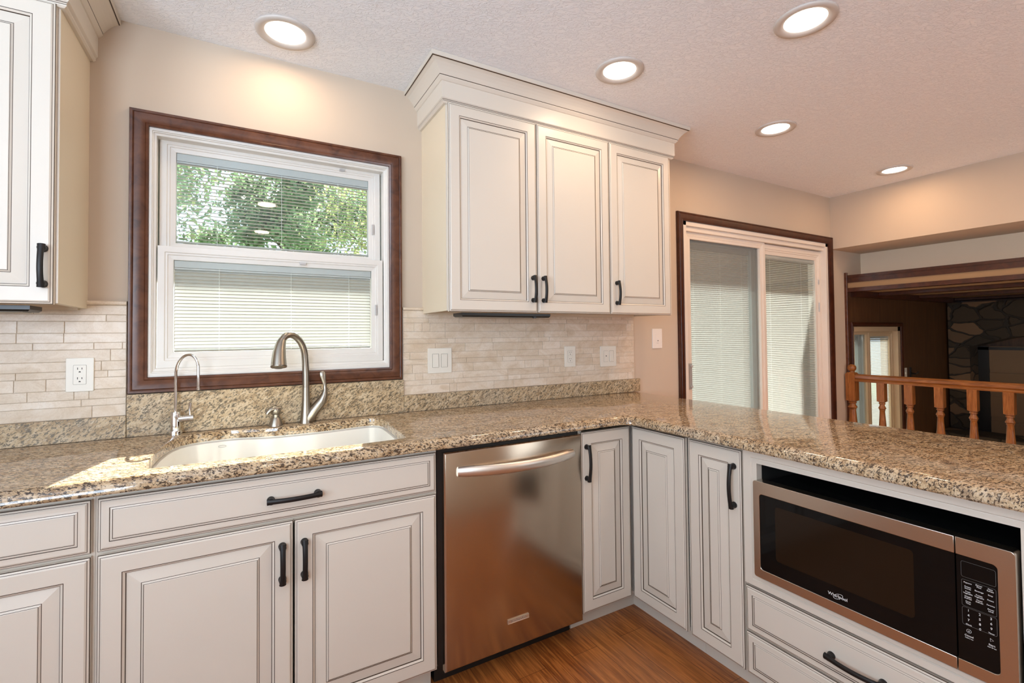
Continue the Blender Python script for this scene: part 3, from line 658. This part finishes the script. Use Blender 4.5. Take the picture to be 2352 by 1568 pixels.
# ------------------------------------------------------------------ upper cabinets
UZ0, UZ1 = 1.3763, 2.286
def crown(parent, x0, x1, yf, sides=(True, True)):
    c, g = M['cream'], M['glaze']
    P = [(0, 2.278, c), (.010, 2.279, c), (.016, 2.284, c), (.0165, 2.287, c), (.0150, 2.2895, g), (.0185, 2.2925, c), (.0175, 2.295, g), (.022, 2.299, c), (.022, 2.370, c), (.026, 2.372, c), (.031, 2.378, c), (.036, 2.384, c), (.036, 2.3875, c), (.0365, 2.3905, g), (.041, 2.397, c), (.048, 2.407, c), (.057, 2.418, c), (.067, 2.428, c), (.077, 2.434, c), (.081, 2.4350, c), (.0845, 2.4380, g), (.087, 2.4395, c), (.0875, 2.4565, c), (0, 2.4565, c)]
    b = MB(); loops = []
    for o, z, _ in P:
        loops.append([(x0-o, 0, z), (x0-o, yf-o*0.92, z), (x1+o, yf-o*0.92, z), (x1+o, 0, z)])
    b.loft(loops, [p[2] for p in P[1:]], False, False, closed=False)
    for e_ in (0, -1):  # end caps against the wall
        b.face([b.vert(lp[e_]) for lp in loops], c)
    return b.build('crown_moulding', parent)
def upper(label, x0, x1, seams, hs, seed=0):
    t = thing('wall_cabinet', label, 'cabinet', (x0, 0, 0)); w = x1-x0; yf = -0.315
    b = MB(); s_ = M['side']
    b.box(0, .018, yf, 0, UZ0+.004, 2.283, s_); b.box(w-.018, w, yf, 0, UZ0+.004, 2.283, s_)
    b.box(.018, w-.018, yf+.02, 0, UZ0+.020, UZ0+.032, M['interior']); b.box(.018, w-.018, -.012, 0, UZ0+.004, 2.283, M['interior']); b.box(.018, w-.018, yf, 0, 2.265, 2.283, s_)
    b.box(.018, w-.018, yf, yf+.018, UZ0+.004, UZ0+.035, M['cream']); b.box(.018, w-.018, yf, yf+.018, 2.24, 2.265, M['cream'])
    for q in seams[1:-1]: b.box(q-x0-.015, q-x0+.015, yf, yf+.018, UZ0+.035, 2.24, M['cream'])
    b.box(0.001, .03, yf-.0005, yf+.018, UZ0+.004, 2.283, M['cream']); b.box(w-.03, w-.001, yf-.0005, yf+.018, UZ0+.004, 2.283, M['cream'])
    b.box(.02, w-.02, -.03, -.014, UZ0-.002, UZ0+.02, M['side'])
    b.build('body', t)
    for k in range(len(seams)-1):
        d = panel_door('door', t, seams[k]-x0+.0018, seams[k+1]-x0-.0018, UZ0, UZ1-.002, y=-0.3365)
        if hs[k] is not None: handle(d, hs[k]-x0, 1.488, 0.125, True, -0.3365)
    crown(t, 0, w, yf); return t
upper('cream wall cabinet with three doors and crown moulding, right of the window', 1.130, 2.512, (1.1346, 1.5866, 2.0383, 2.4894), (1.5585, 1.617, 2.0785))
upper('cream wall cabinet with crown moulding at upper left, left of the window', -0.585, -0.115, (-0.580, -0.120), (-0.1425,))
def under_light(label, x0, x1, yc):
    t = thing('under_cabinet_light', label, 'light', ((x0+x1)/2, yc, UZ0-.002)); h = (x1-x0)/2
    b = MB(); b.loft([[(-h+i, -.05+i, z), (h-i, -.05+i, z), (h-i, .05-i, z), (-h+i, .05-i, z)] for i, z in ((0, .0), (0, -.012), (.006, -.018))], M['black']); b.build('housing', t)
    b = MB(); b.box(-h+.02, h-.02, -.035, .035, -.0195, -.0175, M['groove']); b.build('diffuser', t)
    b = MB(); b.box(h-.10, h-.085, -.052, -.044, -.022, -.014, M['black']); b.build('switch', t)
under_light('slim black light bar fixed under the three-door wall cabinet', 1.215, 1.690, -.235)
under_light('slim black light bar fixed under the upper left wall cabinet', -.50, -.185, -.235)

# ------------------------------------------------------------------ countertop
def offset_loop(pts, d):
    n = len(pts); out_ = []
    for i in range(n):
        p0, p1, p2 = Vector(pts[i-1]), Vector(pts[i]), Vector(pts[(i+1) % n])
        a = (p1-p0).normalized(); c_ = (p2-p1).normalized(); na = Vector((-a.y, a.x)); nc = Vector((-c_.y, c_.x))
        bis = (na+nc).normalized(); k = 1/max(0.3, bis.dot(na)); out_.append(p1+bis*d*k)
    return out_
XF = 2.515; R0 = 0.055; fyc = -0.662; pxc = 1.842
outer = [(-1.0, 0), (-1.0, fyc)] + [(-1.0+0.2*k, fyc) for k in range(1, 14)]
outer += [(pxc-R0+R0*math.sin(a), fyc-R0+R0*math.cos(a)) for a in [PI/2*k/8 for k in range(9)]]
outer += [(pxc, -1.2), (pxc, -1.7), (pxc, -2.15), (XF, -2.15), (XF, -1.0), (XF, 0)]
# counter-clockwise: interior to the left
hole = [(.150,-.578),(.30,-.582),(.50,-.584),(.70,-.582),(.86,-.576),(.876,-.560),(.882,-.48),(.890,-.35),(.897,-.22),(.897,-.150),(.888,-.112),(.868,-.094),(.84,-.088),(.80,-.092),(.74,-.102),(.68,-.110),(.62,-.113),(.56,-.113),(.50,-.109),(.45,-.101),(.41,-.088),(.372,-.073),(.335,-.064),(.29,-.065),(.24,-.074),(.20,-.090),(.172,-.118),(.152,-.165),(.140,-.22),(.131,-.30),(.127,-.40),(.127,-.50),(.130,-.560)]
def shear_fill(bm, loopA, loopB):
    es = []
    for lp in (loopA, loopB):
        for i in range(len(lp)): 
            e = bm.edges.get((lp[i], lp[(i+1) % len(lp)])) or bm.edges.new((lp[i], lp[(i+1) % len(lp)])); es.append(e)
    bmesh.ops.triangle_fill(bm, edges=es, use_beauty=True)
bm = bmesh.new()
eprof = [(0.010, 0.8735), (0.003, 0.8745), (0.0, 0.879), (0.0005, 0.886), (0.003, 0.8945), (0.007, 0.9015), (0.0125, 0.907), (0.019, 0.9102), (0.026, ZT)]
loops = []
for d_, z_ in eprof: loops.append([bm.verts.new((p[0], p[1], z_)) for p in offset_loop(outer, d_)])
for k in range(len(loops)-1):
    for i in range(len(outer)):
        j = (i+1) % len(outer); bm.faces.new((loops[k][i], loops[k][j], loops[k+1][j], loops[k+1][i]))
hl = []
for d_, z_ in ((0.0, 0.8785), (0.0, 0.9075), (0.0008, 0.9100), (0.003, ZT)):
    hl.append([bm.verts.new((p[0], p[1], z_)) for p in offset_loop(hole, -d_)])
for k in range(len(hl)-1):
    for i in range(len(hole)):
        j = (i+1) % len(hole); bm.faces.new((hl[k][i], hl[k][j], hl[k+1][j], hl[k+1][i]))
shear_fill(bm, loops[-1], hl[-1]); shear_fill(bm, loops[0], hl[0])
bmesh.ops.recalc_face_normals(bm, faces=bm.faces)
me = bpy.data.meshes.new('granite_countertop'); bm.to_mesh(me); bm.free(); me.materials.append(M['granite'])
me.polygons.foreach_set('use_smooth', [True]*len(me.polygons)); me.set_sharp_from_angle(angle=math.radians(35))
ct = bpy.data.objects.new('granite_countertop', me); col.objects.link(ct)
tag(ct, 'speckled tan granite L-shaped countertop running over base cabinets and peninsula', 'countertop')
for nm, x0, x1, z1_, lab in (('granite_backsplash', -1.0, -0.0015, .991, 'low granite backsplash strip left of the window, under cream tiles'), ('granite_backsplash', 0.0, 1.0295, 1.0665, 'tall granite backsplash piece behind the faucets under the window'), ('granite_backsplash', 1.031, 2.545, .991, 'low granite backsplash strip right of the window, under cream tiles')):
    b = MB(); b.box(x0, x1, -.022, -0.0005, ZT+.0005, z1_, M['granite_v']); tag(b.build(nm, bevel=0.0015), lab, 'backsplash')

# ------------------------------------------------------------------ tile backsplash
def tiles(label, x0, x1, z0, z1, seed):
    rnd = random.Random(seed); b = MB(); tones = []
    b.box(x0, x1, -.0075, -0.0005, z0, z1, M['grout']); tones += [1.0]*6
    hs = [.042, .0245, .034]; z = z0+.0005; k = 0
    while z < z1-.01:
        h = hs[k % 3]; k += 1; zt = min(z+h, z1); x = x0 - rnd.uniform(0, .12)
        while x < x1:
            w_ = rnd.choice([.08, .12, .16, .21, .26, .31]) if rnd.random() < 0.9 else .04
            xa, xb = max(x, x0), min(x+w_, x1)
            if xb-xa > .008:
                T_ = rnd.gauss(0.0, 1); g_ = .0006
                ins = 0.0012
                l0 = [(xa+g_, -.007, z+g_), (xb-g_, -.007, z+g_), (xb-g_, -.007, zt-g_), (xa+g_, -.007, zt-g_)]
                l1 = [(p[0], -.0098, p[2]) for p in l0]
                l2 = [(xa+g_+ins, -.0105, z+g_+ins), (xb-g_-ins, -.0105, z+g_+ins), (xb-g_-ins, -.0105, zt-g_-ins), (xa+g_+ins, -.0105, zt-g_-ins)]
                b.loft([l0, l1, l2], M['tile'], False, True); tones += [T_]*9
            x += w_
        z = zt
    zb = z1; n = 8
    lp = [[(xx, -.0075-.010*math.cos(a), zb+.008+.008*math.sin(a)) for a in [-PI/2+PI*q/n for q in range(n+1)]] + [(xx, -.0006, zb+.016), (xx, -.0006, zb)] for xx in (x0, x1)]
    b.loft(lp, M['tile'], True, True); tones += [0.3]*(n+3+2)
    o = b.build('tile_backsplash')
    at_ = o.data.color_attributes.new('tone', 'FLOAT_COLOR', 'CORNER'); i = 0
    for p_ in o.data.polygons:
        t_ = tones[p_.index] if p_.index < len(tones) else 0
        c_ = (0.925+.04*t_, 0.905+.05*t_, 0.865+.065*t_, 1)
        for li in p_.loop_indices: at_.data[li].color = c_
    tag(o, label, 'backsplash'); return o
tiles('cream marble strip tile backsplash left of the window, with a single outlet', -1.0, -0.003, .991, 1.394, 3)
tiles('cream marble strip tile backsplash right of the window, under the three-door cabinet', 1.029, 2.508, .991, 1.394, 5)

# ------------------------------------------------------------------ sink
SK = thing('kitchen_sink', 'white undermount enamel sink set in the granite below the window', 'sink', (0, 0, 0))
b = MB(); hp = [Vector(p) for p in hole]; cen = Vector((.51, -.34)); loops = []
prof_s = [(-.006, .878), (-.006, .8735), (.004, .870), (.010, .80), (.016, .72), (.030, .695), (.060, .684), (.10, .681)]
base_loop = [tuple(p) for p in hp]
for d_, z_ in prof_s:
    if d_ <= .016: lp = offset_loop(base_loop, d_)
    else:
        k = 1-(d_-.0)/.30; q = offset_loop(base_loop, .016); lp = [cen+(p-cen)*(1-(d_-.016)/.30) for p in q]
    loops.append([(p[0], p[1], z_) for p in lp])
b.loft(loops, M['sink'], False, True)
b.build('bowl', SK, smooth=50)
b = MB()  # flange lip below the stone
l1 = offset_loop(base_loop, -.006); l2 = offset_loop(base_loop, -.018)
b.loft([[(p[0], p[1], .878) for p in l1], [(p[0], p[1], .878) for p in l2], [(p[0], p[1], .870) for p in l2], [(p[0], p[1], .870) for p in l1]], M['sink'], False, False); b.build('rim', SK)
b = MB(); n = 24; cy_ = -.077; cz_ = .852
for rr in (1.0,):
    pts = [(.300+.013*math.cos(2*PI*k/n), 0, .853+.0042*math.sin(2*PI*k/n)) for k in range(n+1)]
    b.tube([(p[0], -.0735+(p[0]-.30)*-.10, p[2]) for p in pts], .0006, 5, M['sinklogo'])
b.build('oval_mark', SK)
b = MB(); b.lathe([(.045, .6835), (.045, .6855), (.038, .6865), (.034, .684), (.030, .680)], (.51, -.34, 0), 'z', 28, M['nickel']); b.build('drain', SK, smooth=40)

# ------------------------------------------------------------------ faucets
def arcpath(x0, z0, x1, z1, top, y0, y1, n=22):
    """inverted-J: up from (x0,z0), semicircle-like arch to (x1,z1)"""
    pts = []; 
    for k in range(n+1):
        a = PI*k/n; xx = (x0+x1)/2+(x0-x1)/2*math.cos(a); s_ = (1-math.cos(a))/2
        zz = z0+(z1-z0)*s_ + (top-(z0+z1)/2)*math.sin(a); pts.append((xx, y0+(y1-y0)*s_, zz))
    return pts
FA = thing('kitchen_faucet', 'brushed nickel gooseneck pull-down kitchen faucet with side lever', 'faucet', (0.600, -.052, ZT))
b = MB(); b.lathe([(.0255, 0), (.0250, .003), (.0215, .022), (.0180, .06), (.0158, .10), (.0148, .150)], n=28, m=M['nickel']); b.build('body', FA, smooth=50)
b = MB(); path = [(0, 0, .1505), (0, 0, .20), (-.002, 0, .25)] + arcpath(-.004, .275, -.100, .315, .368, -.002, -.06)[1:-4]
b.tube(path, [.0142]*2+[.0138]*(len(path)-2), 20, M['nickel'], ref=(0, 1, 0)); b.build('spout', FA, smooth=60)
e = Vector(path[-1]); e0 = Vector(path[-2]); dr = (e-e0).normalized()
tip = Vector((-.108, -.085, .246)); c1 = e+dr*.03
hp_ = []; 
for k in range(13):
    t = k/12; p = (1-t)**2*e + 2*(1-t)*t*c1 + t*t*tip; hp_.append(p)
rr_ = [.0146+.0145*(k/12)**0.9 for k in range(13)]
b = MB(); b.tube(hp_, rr_, 22, M['nickel'], ref=(0, 1, 0)); sh = b.build('spray_head', FA, smooth=60)
dr = (hp_[-1]-hp_[-2]).normalized()
b = MB(); b.tube([hp_[-1]-dr*.001, hp_[-1]+dr*.004, hp_[-1]+dr*.006], [.0305, .029, .021], 22, M['nickel'], ref=(0,1,0)); b.tube([hp_[-1]+dr*.0061, hp_[-1]+dr*.008], [.019, .016], 18, M['drain'], ref=(0,1,0)); b.build('spray_nozzle', sh, smooth=40)
b = MB(); b.tube([hp_[0]-Vector((0,0,0)), hp_[0]+dr*.0015], .0150, 20, M['drain'], ref=(0,1,0)); b.build('seam_ring', sh)
b = MB(); b.tube([(.010, -.004, .012), (.016, -.005, .024), (.028, -.006, .045), (.046, -.007, .068), (.058, -.008, .083)], [.019, .0215, .0220, .0212, .0205], 22, M['nickel'], ref=(0, 1, 0)); b.build('valve_body', FA, smooth=60)
b = MB(); b.tube([(.0583, -.008, .0835), (.065, -.009, .096), (.072, -.010, .115), (.0745, -.011, .135), (.073, -.012, .155), (.069, -.013, .175), (.065, -.014, .195), (.062, -.014, .209), (.061, -.014, .214)], [.0200, (.0190,.0185), (.0160,.0145), (.009,.008), (.0062,.0068), (.006,.0095), (.0058,.0130), (.005,.0115), (.002,.005)], 20, M['nickel'], ref=(0, 1, 0)); b.build('lever', FA, smooth=60)

FF = thing('filter_faucet', 'small chrome drinking water faucet with thin arched spout', 'faucet', (0.150, -.052, ZT))
b = MB(); b.lathe([(.0215, 0), (.0215, .014), (.0205, .016), (.0165, .0165), (.0165, .084), (.0155, .0855)], n=26, m=M['chrome']); b.build('body', FF, smooth=40)
b = MB(); b.tube([(0, 0, .0856), (0, 0, .13), (0, 0, .19)] + arcpath(.000, .225, .074, .245, .298, 0, -.045)[1:-1] + [(.074, -.045, .205), (.074, -.045, .172)], .0054, 14, M['chrome'], ref=(0, 1, 0)); spt = b.build('spout', FF, smooth=60)
b = MB(); b.tube([(.074, -.045, .176), (.074, -.045, .166)], .0062, 14, M['chrome'], ref=(0,1,0)); b.build('spout_tip', spt, smooth=40)
b = MB(); b.tube([(.012, -.004, .058), (.058, -.012, .060)], .0118, 20, M['chrome'], ref=(0, 0, 1)); vb = b.build('valve', FF, smooth=40)
b = MB(); b.tube([(.046, -.010, .070), (.046, -.010, .088)], .0035, 12, M['chrome'], ref=(1, 0, 0)); b.tube([(.046, -.010, .088), (.046, -.010, .117)], .0060, 14, M['chrome'], ref=(1, 0, 0)); b.build('lever', FF, smooth=40)

SD = thing('soap_dispenser', 'brushed nickel soap dispenser pump beside the kitchen faucet', 'dispenser', (0.486, -.055, ZT))
b = MB(); b.lathe([(.0275, 0), (.027, .004), (.020, .026), (.0155, .034)], n=26, m=M['nickel']); b.build('base', SD, smooth=50)
b = MB(); b.lathe([(.0128, .0342), (.0128, .046)], n=22, m=M['nickel']); b.build('collar', SD, smooth=40)
b = MB(); b.lathe([(.0150, .0462), (.0185, .050), (.0188, .070), (.0175, .073)], n=24, m=M['nickel']); b.tube([(.018, .002, .0735), (.006, 0, .071), (-.008, -.004, .071), (-.022, -.009, .0665), (-.031, -.012, .056), (-.033, -.013, .050)], [(.003,.012), (.008,.016), (.0115,.0165), (.0095,.0125), (.0075,.009), (.006,.0075)], 18, M['nickel'], ref=(0, 1, 0) if False else (0, 0, 1)); b.build('pump_head', SD, smooth=60)

# ------------------------------------------------------------------ wall plates
def plate(name, label, x0, x1, z0, z1, y, m):
    t = thing(name, label, 'outlet' if 'outlet' in name else 'switch', ((x0+x1)/2, y, (z0+z1)/2)); w, h = (x1-x0)/2, (z1-z0)/2
    b = MB(); b.loft([rrect(-w+i, w-i, -h+i, h-i, .003, yy, 3) for i, yy in ((0, 0), (0, -.0045), (.0012, -.006))], m); b.build('cover_plate', t, smooth=30)
    return t
def insert(t, cx, w, h, m, kind):
    b = MB(); b.loft([rrect(cx-w-.0010, cx+w+.0010, -h-.0010, h+.0010, .0025, yy, 3) for yy in (-.0050, -.0062)], M['groove']); b.build('gap', t)
    if kind == 'rocker_a' or kind == 'rocker_b':
        s_ = 1 if kind == 'rocker_a' else -1
        b = MB(); b.loft([[(cx-w+.001, -.006, -h), (cx+w-.001, -.006, -h), (cx+w-.001, -.006, h), (cx-w+.001, -.006, h)], [(cx-w+.002, -.0085-s_*.0015, -h+.001), (cx+w-.002, -.0085-s_*.0015, -h+.001), (cx+w-.002, -.0085+s_*.0015, h-.001), (cx-w+.002, -.0085+s_*.0015, h-.001)]], m); b.build('rocker', t, bevel=.0005)
    elif kind == 'duplex':
        b = MB(); b.loft([rrect(cx-w, cx+w, -h, h, .002, yy, 3) for yy in (-.006, -.0072)], m); r_ = b.build('receptacle', t)
        b = MB()
        for zc in (.017, -.017):
            b.box(cx-.0068, cx-.0050, -.0075, -.007, zc+.001, zc+.0085, M['slot']); b.box(cx+.0052, cx+.0070, -.0075, -.007, zc+.0015, zc+.0080, M['slot'])
            pts = [(cx+.0030*math.cos(a), zc-.0085+.0040*math.sin(a)) for a in [PI*k/8 for k in range(9)]]
            b.loft([[(p[0], yy, p[1]) for p in pts] for yy in (-.007, -.0075)], M['slot'])
        b.build('slots', r_)
    elif kind == 'gfci':
        b = MB(); b.loft([rrect(cx-w, cx+w, -h, h, .002, yy, 3) for yy in (-.006, -.0072)], m); r_ = b.build('receptacle', t)
        b = MB()
        for zc in (.020, -.017):
            b.box(cx-.0075, cx-.0058, -.0075, -.007, zc+.001, zc+.0075, M['slot']); b.box(cx+.0045, cx+.0062, -.0075, -.007, zc+.001, zc+.0075, M['slot'])
            b.lathe([(.0024, -.007), (.0024, -.0075)], (cx, 0, zc-.007), 'y', 10, M['slot'])
            b.box(cx-.0075, cx-.003, -.0075, -.007, zc+.0035, zc+.0045, M['slot'])
        b.build('slots', r_)
        b = MB(); b.box(cx-w+.002, cx+w-.002, -.0085, -.007, .0015, .0055, m); b.box(cx-w+.002, cx+w-.002, -.0085, -.007, -.0055, -.0015, m); b.box(cx-w+.001, cx+w-.001, -.0074, -.007, .0062, .0068, M['groove']); b.build('test_buttons', r_)
    elif kind == 'sensor':
        b = MB(); b.loft([rrect(cx-w, cx+w, -h, h, .002, yy, 3) for yy in (-.006, -.0072)], m); r_ = b.build('sensor_body', t)
        b = MB(); b.lathe([(.0035, -.007), (.003, -.009)], (cx+.001, 0, .002), 'y', 12, M['slot']); b.build('sensor_eye', r_)
YT = -.0108
t = plate('outlet', 'ivory wall outlet on the tiles left of the window', -.1685, -.0930, 1.087, 1.206, YT, M['plate']); insert(t, 0, .0170, .0335, M['plate'], 'duplex')
t = plate('double_switch', 'ivory two-rocker light switch on the tiles just right of the window', 1.151, 1.275, 1.088, 1.211, YT, M['plate']); insert(t, -.023, .0165, .033, M['plate'], 'rocker_a'); insert(t, .023, .0165, .033, M['plate'], 'rocker_b')
t = plate('outlet', 'narrow ivory outlet with test buttons on the tiles below the second wall cabinet door', 1.9685, 2.0445, 1.086, 1.205, YT, M['plate']); insert(t, 0, .0165, .033, M['plate'], 'gfci')
t = plate('sensor_switch', 'ivory double plate with a dark sensor eye at the right end of the tiles', 2.2315, 2.3545, 1.077, 1.200, YT, M['plate']); insert(t, -.021, .016, .033, M['plate'], 'sensor'); insert(t, .023, .016, .033, M['plate'], 'rocker_a')
t = plate('dimmer_switch', 'white single wall switch with a dark dot left of the patio door', 2.676, 2.7625, 1.1765, 1.304, 0.0, M['platew'])
b = MB(); b.loft([rrect(-.0165, .0165, -.033, .033, .002, yy, 3) for yy in (-.0055, -.0070)], M['platew']); rb = b.build('rocker', t)
b = MB(); b.lathe([(.0035, -.007), (.003, -.0082)], (.004, 0, -.014), 'y', 12, M['slot']); b.box(-.010, .010, -.0075, -.007, -.0305, -.029, M['groove']); b.build('indicator', rb)
t = plate('wall_switch', 'small tan switch plate beside the family room patio door', 6.19, 6.26, .79, .90, 0.0, M['plate'])
b = MB(); b.box(-.006, .006, -.012, -.006, -.012, .012, M['plate']); b.build('toggle', t)
t = thing('wall_hook', 'black hook mounted on the family room wall beside the switch plate', 'hook', (6.345, 0, .84))
b = MB(); b.box(-.012, .012, -.010, 0, -.06, .06, M['black']); b.build('back_plate', t); b = MB(); b.tube([(0, -.01, .0), (0, -.05, -.005), (0, -.07, .02)], .007, 8, M['black']); b.build('hook', t)
t = plate('outlet', 'pale outlet low on the family room wall near the fireplace', 7.02, 7.09, .27, .39, 0.0, M['plate']); insert(t, 0, .0165, .033, M['plate'], 'duplex')

# ------------------------------------------------------------------ recessed ceiling lights
def downlight(x, y, label, k=1.0, c=LAMP_COL):
    t = thing('recessed_light', label, 'light', (x, y, ZC), 0, 'recessed ceiling lights')
    b = MB(); b.lathe([(.072, -.0005), (.075, -.004), (.090, -.0085), (.104, -.007), (.107, -.003), (.107, 0.0)], n=48, m=M['can'], cap=False); b.build('trim_ring', t, smooth=50)
    b = MB(); b.lathe([(.073, -.0006), (.068, -.0022), (.02, -.0030)], n=40, m=M['lens']); b.build('lens', t, smooth=50)
    add_light('lamp', 'AREA', (0, 0, -.013), LAMP_W*k, c, .14, direction=(0, 0, -1), parent=t)
    return t
downlight(.510, -.213, 'round recessed ceiling light over the sink window, leftmost of all', 0.5)
downlight(2.220, -1.247, 'largest recessed ceiling light at top right, nearest the camera', 1.2)
downlight(1.837, -.643, 'recessed ceiling light in front of the three-door wall cabinet', 0.65)
downlight(3.051, -.621, 'recessed ceiling light just right of the wall cabinet crown', 1.6, (1.0, 0.60, 0.32))
downlight(4.514, -.623, 'smallest recessed ceiling light, near the header at the far right', 0.9, (1.0, 0.60, 0.32))
downlight(3.93, -1.555, 'recessed ceiling light cut off by the right picture edge', 1.9, (1.0, 0.60, 0.32))
downlight(.55, -2.35, 'recessed ceiling light behind the viewer over the kitchen floor')
downlight(.55, -3.6, 'recessed ceiling light farthest behind the viewer')
downlight(2.4, -3.1, 'recessed ceiling light behind the viewer to the right', 2.2, (1.0, 0.60, 0.32))

# ------------------------------------------------------------------ railing
RL = thing('stair_railing', 'oak railing with newel post and turned balusters above the sunken family room', 'railing', (5.07, -.052, 0))
def baluster(b, x, y, w, ztop, zsq, zbot, m):
    h = w/2; b.box(x-h, x+h, y-h, y+h, zsq, ztop, m); d = zsq-zbot-.07
    b.lathe([(h*.95, zsq), (h*.97, zsq-.004), (h*.70, zsq-.010), (h*.84, zsq-.016), (h*.84, zsq-.021), (h*.62, zsq-.026), (h*.66, zsq-.036), (h*.92, zsq-.052), (h*.97, zsq-.057), (h*.92, zsq-.062), (h*.72, zsq-.066), (h*.82, zsq-.071), (h*.66, zsq-.078), (h*.74, zsq-.12), (h*.92, zsq-.20), (h*.98, zsq-d*.6), (h*.7, zsq-d*.8), (h*.95, zsq-d*.9), (h*.8, zsq-d)], (x, y, 0), 'z', 20, m)
    b.box(x-h, x+h, y-h, y+h, zbot, zsq-d, m)
b = MB(); baluster(b, 0, 0, .074, .900, .664, .0, M['oakv']); b.loft([[(s1*q, s2*q, z) for s1, s2 in ((-1,-1),(1,-1),(1,1),(-1,1))] for q, z in ((.037, .900), (.026, .913))], M['oakv'])
b.lathe([(.022, .911), (.019, .918), (.018, .924), (.025, .929), (.032, .940), (.034, .955), (.029, .972), (.014, .982), (.002, .984)], n=24, m=M['oakv']); b.build('newel_post', RL, smooth=40)
b = MB(); sec = [(-.028, .835), (-.030, .848), (-.024, .855), (-.033, .866), (-.031, .888), (-.018, .900), (.018, .900), (.031, .888), (.033, .866), (.024, .855), (.030, .848), (.028, .835)]
b.loft([[(s_[0], y, s_[1]) for s_ in sec] for y in (-.036, -3.4)], M['oak']); b.build('handrail', RL, smooth=30)
b = MB(); b.box(-.03, .03, -3.4, -.036, .06, .10, M['oak']); b.build('bottom_rail', RL)
for k in range(16):
    y = -.225 - .1935*k; b = MB(); baluster(b, 0, y, .056, .835, .680, .10, M['oakv']); b.build('baluster', RL, smooth=40)

# ------------------------------------------------------------------ fireplace
FP = thing('stone_fireplace', 'dark fieldstone fireplace with arched opening at the end of the family room', 'fireplace', (XE, 0, 0))
b = MB(); ya, yb = -.20, -1.40; zs, za = 1.10, 1.20; n = 12
arch = [(ya+(yb-ya)*k/n, zs+.13*math.sin(PI*k/n)) for k in range(n+1)]
edge = [(-.02, ZF), (ya, ZF)] + arch + [(yb, ZF), (-3.0, ZF)]     # lower outline from left to right
top_z = 1.585
def strip(b, x0, x1, m):
    """stone front with an arched opening, built as upright strips"""
    segs = [((-.02, ZF), (ya, ZF))] + [(arch[k], arch[k+1]) for k in range(n)] + [((yb, ZF), (-3.0, ZF))]
    for (a0, a1), (c0, c1) in segs:
        i_ = [b.vert(q) for q in ((x0,a0,a1),(x0,c0,c1),(x0,c0,top_z),(x0,a0,top_z),(x1,a0,a1),(x1,c0,c1),(x1,c0,top_z),(x1,a0,top_z))]
        for q in ((0,1,2,3),(7,6,5,4),(0,4,5,1),(3,2,6,7)): b.face([i_[k] for k in q], m)
    for yy in (ya, yb): b.box(x0+.001, x1, yy-.002 if yy == yb else yy, yy if yy == yb else yy+.002, ZF, zs, m)
    b.box(x0, x1, -.022, -.02, ZF, top_z, m)
strip(b, -.35, -.002, M['stone']); b.build('surround', FP)
b = MB(); b.box(-.10, -.004, yb+.001, ya-.001, ZF, zs, M['fireboard'])
for k in range(7): b.box(-.11, -.10, yb+.001, ya-.03, ZF+.05+.26*k, ZF+.27+.26*k, M['fireboard'])
b.box(-.12, -.10, ya-.09, ya-.001, ZF, zs, M['black']); b.box(-.12, -.10, yb, ya, 1.06, 1.09, M['black']); b.build('firebox_boards', FP)
b = MB(); b.box(-.75, -.352, -2.4, -.02, ZF, .20, M['stone']); b.build('hearth', FP, bevel=.01)
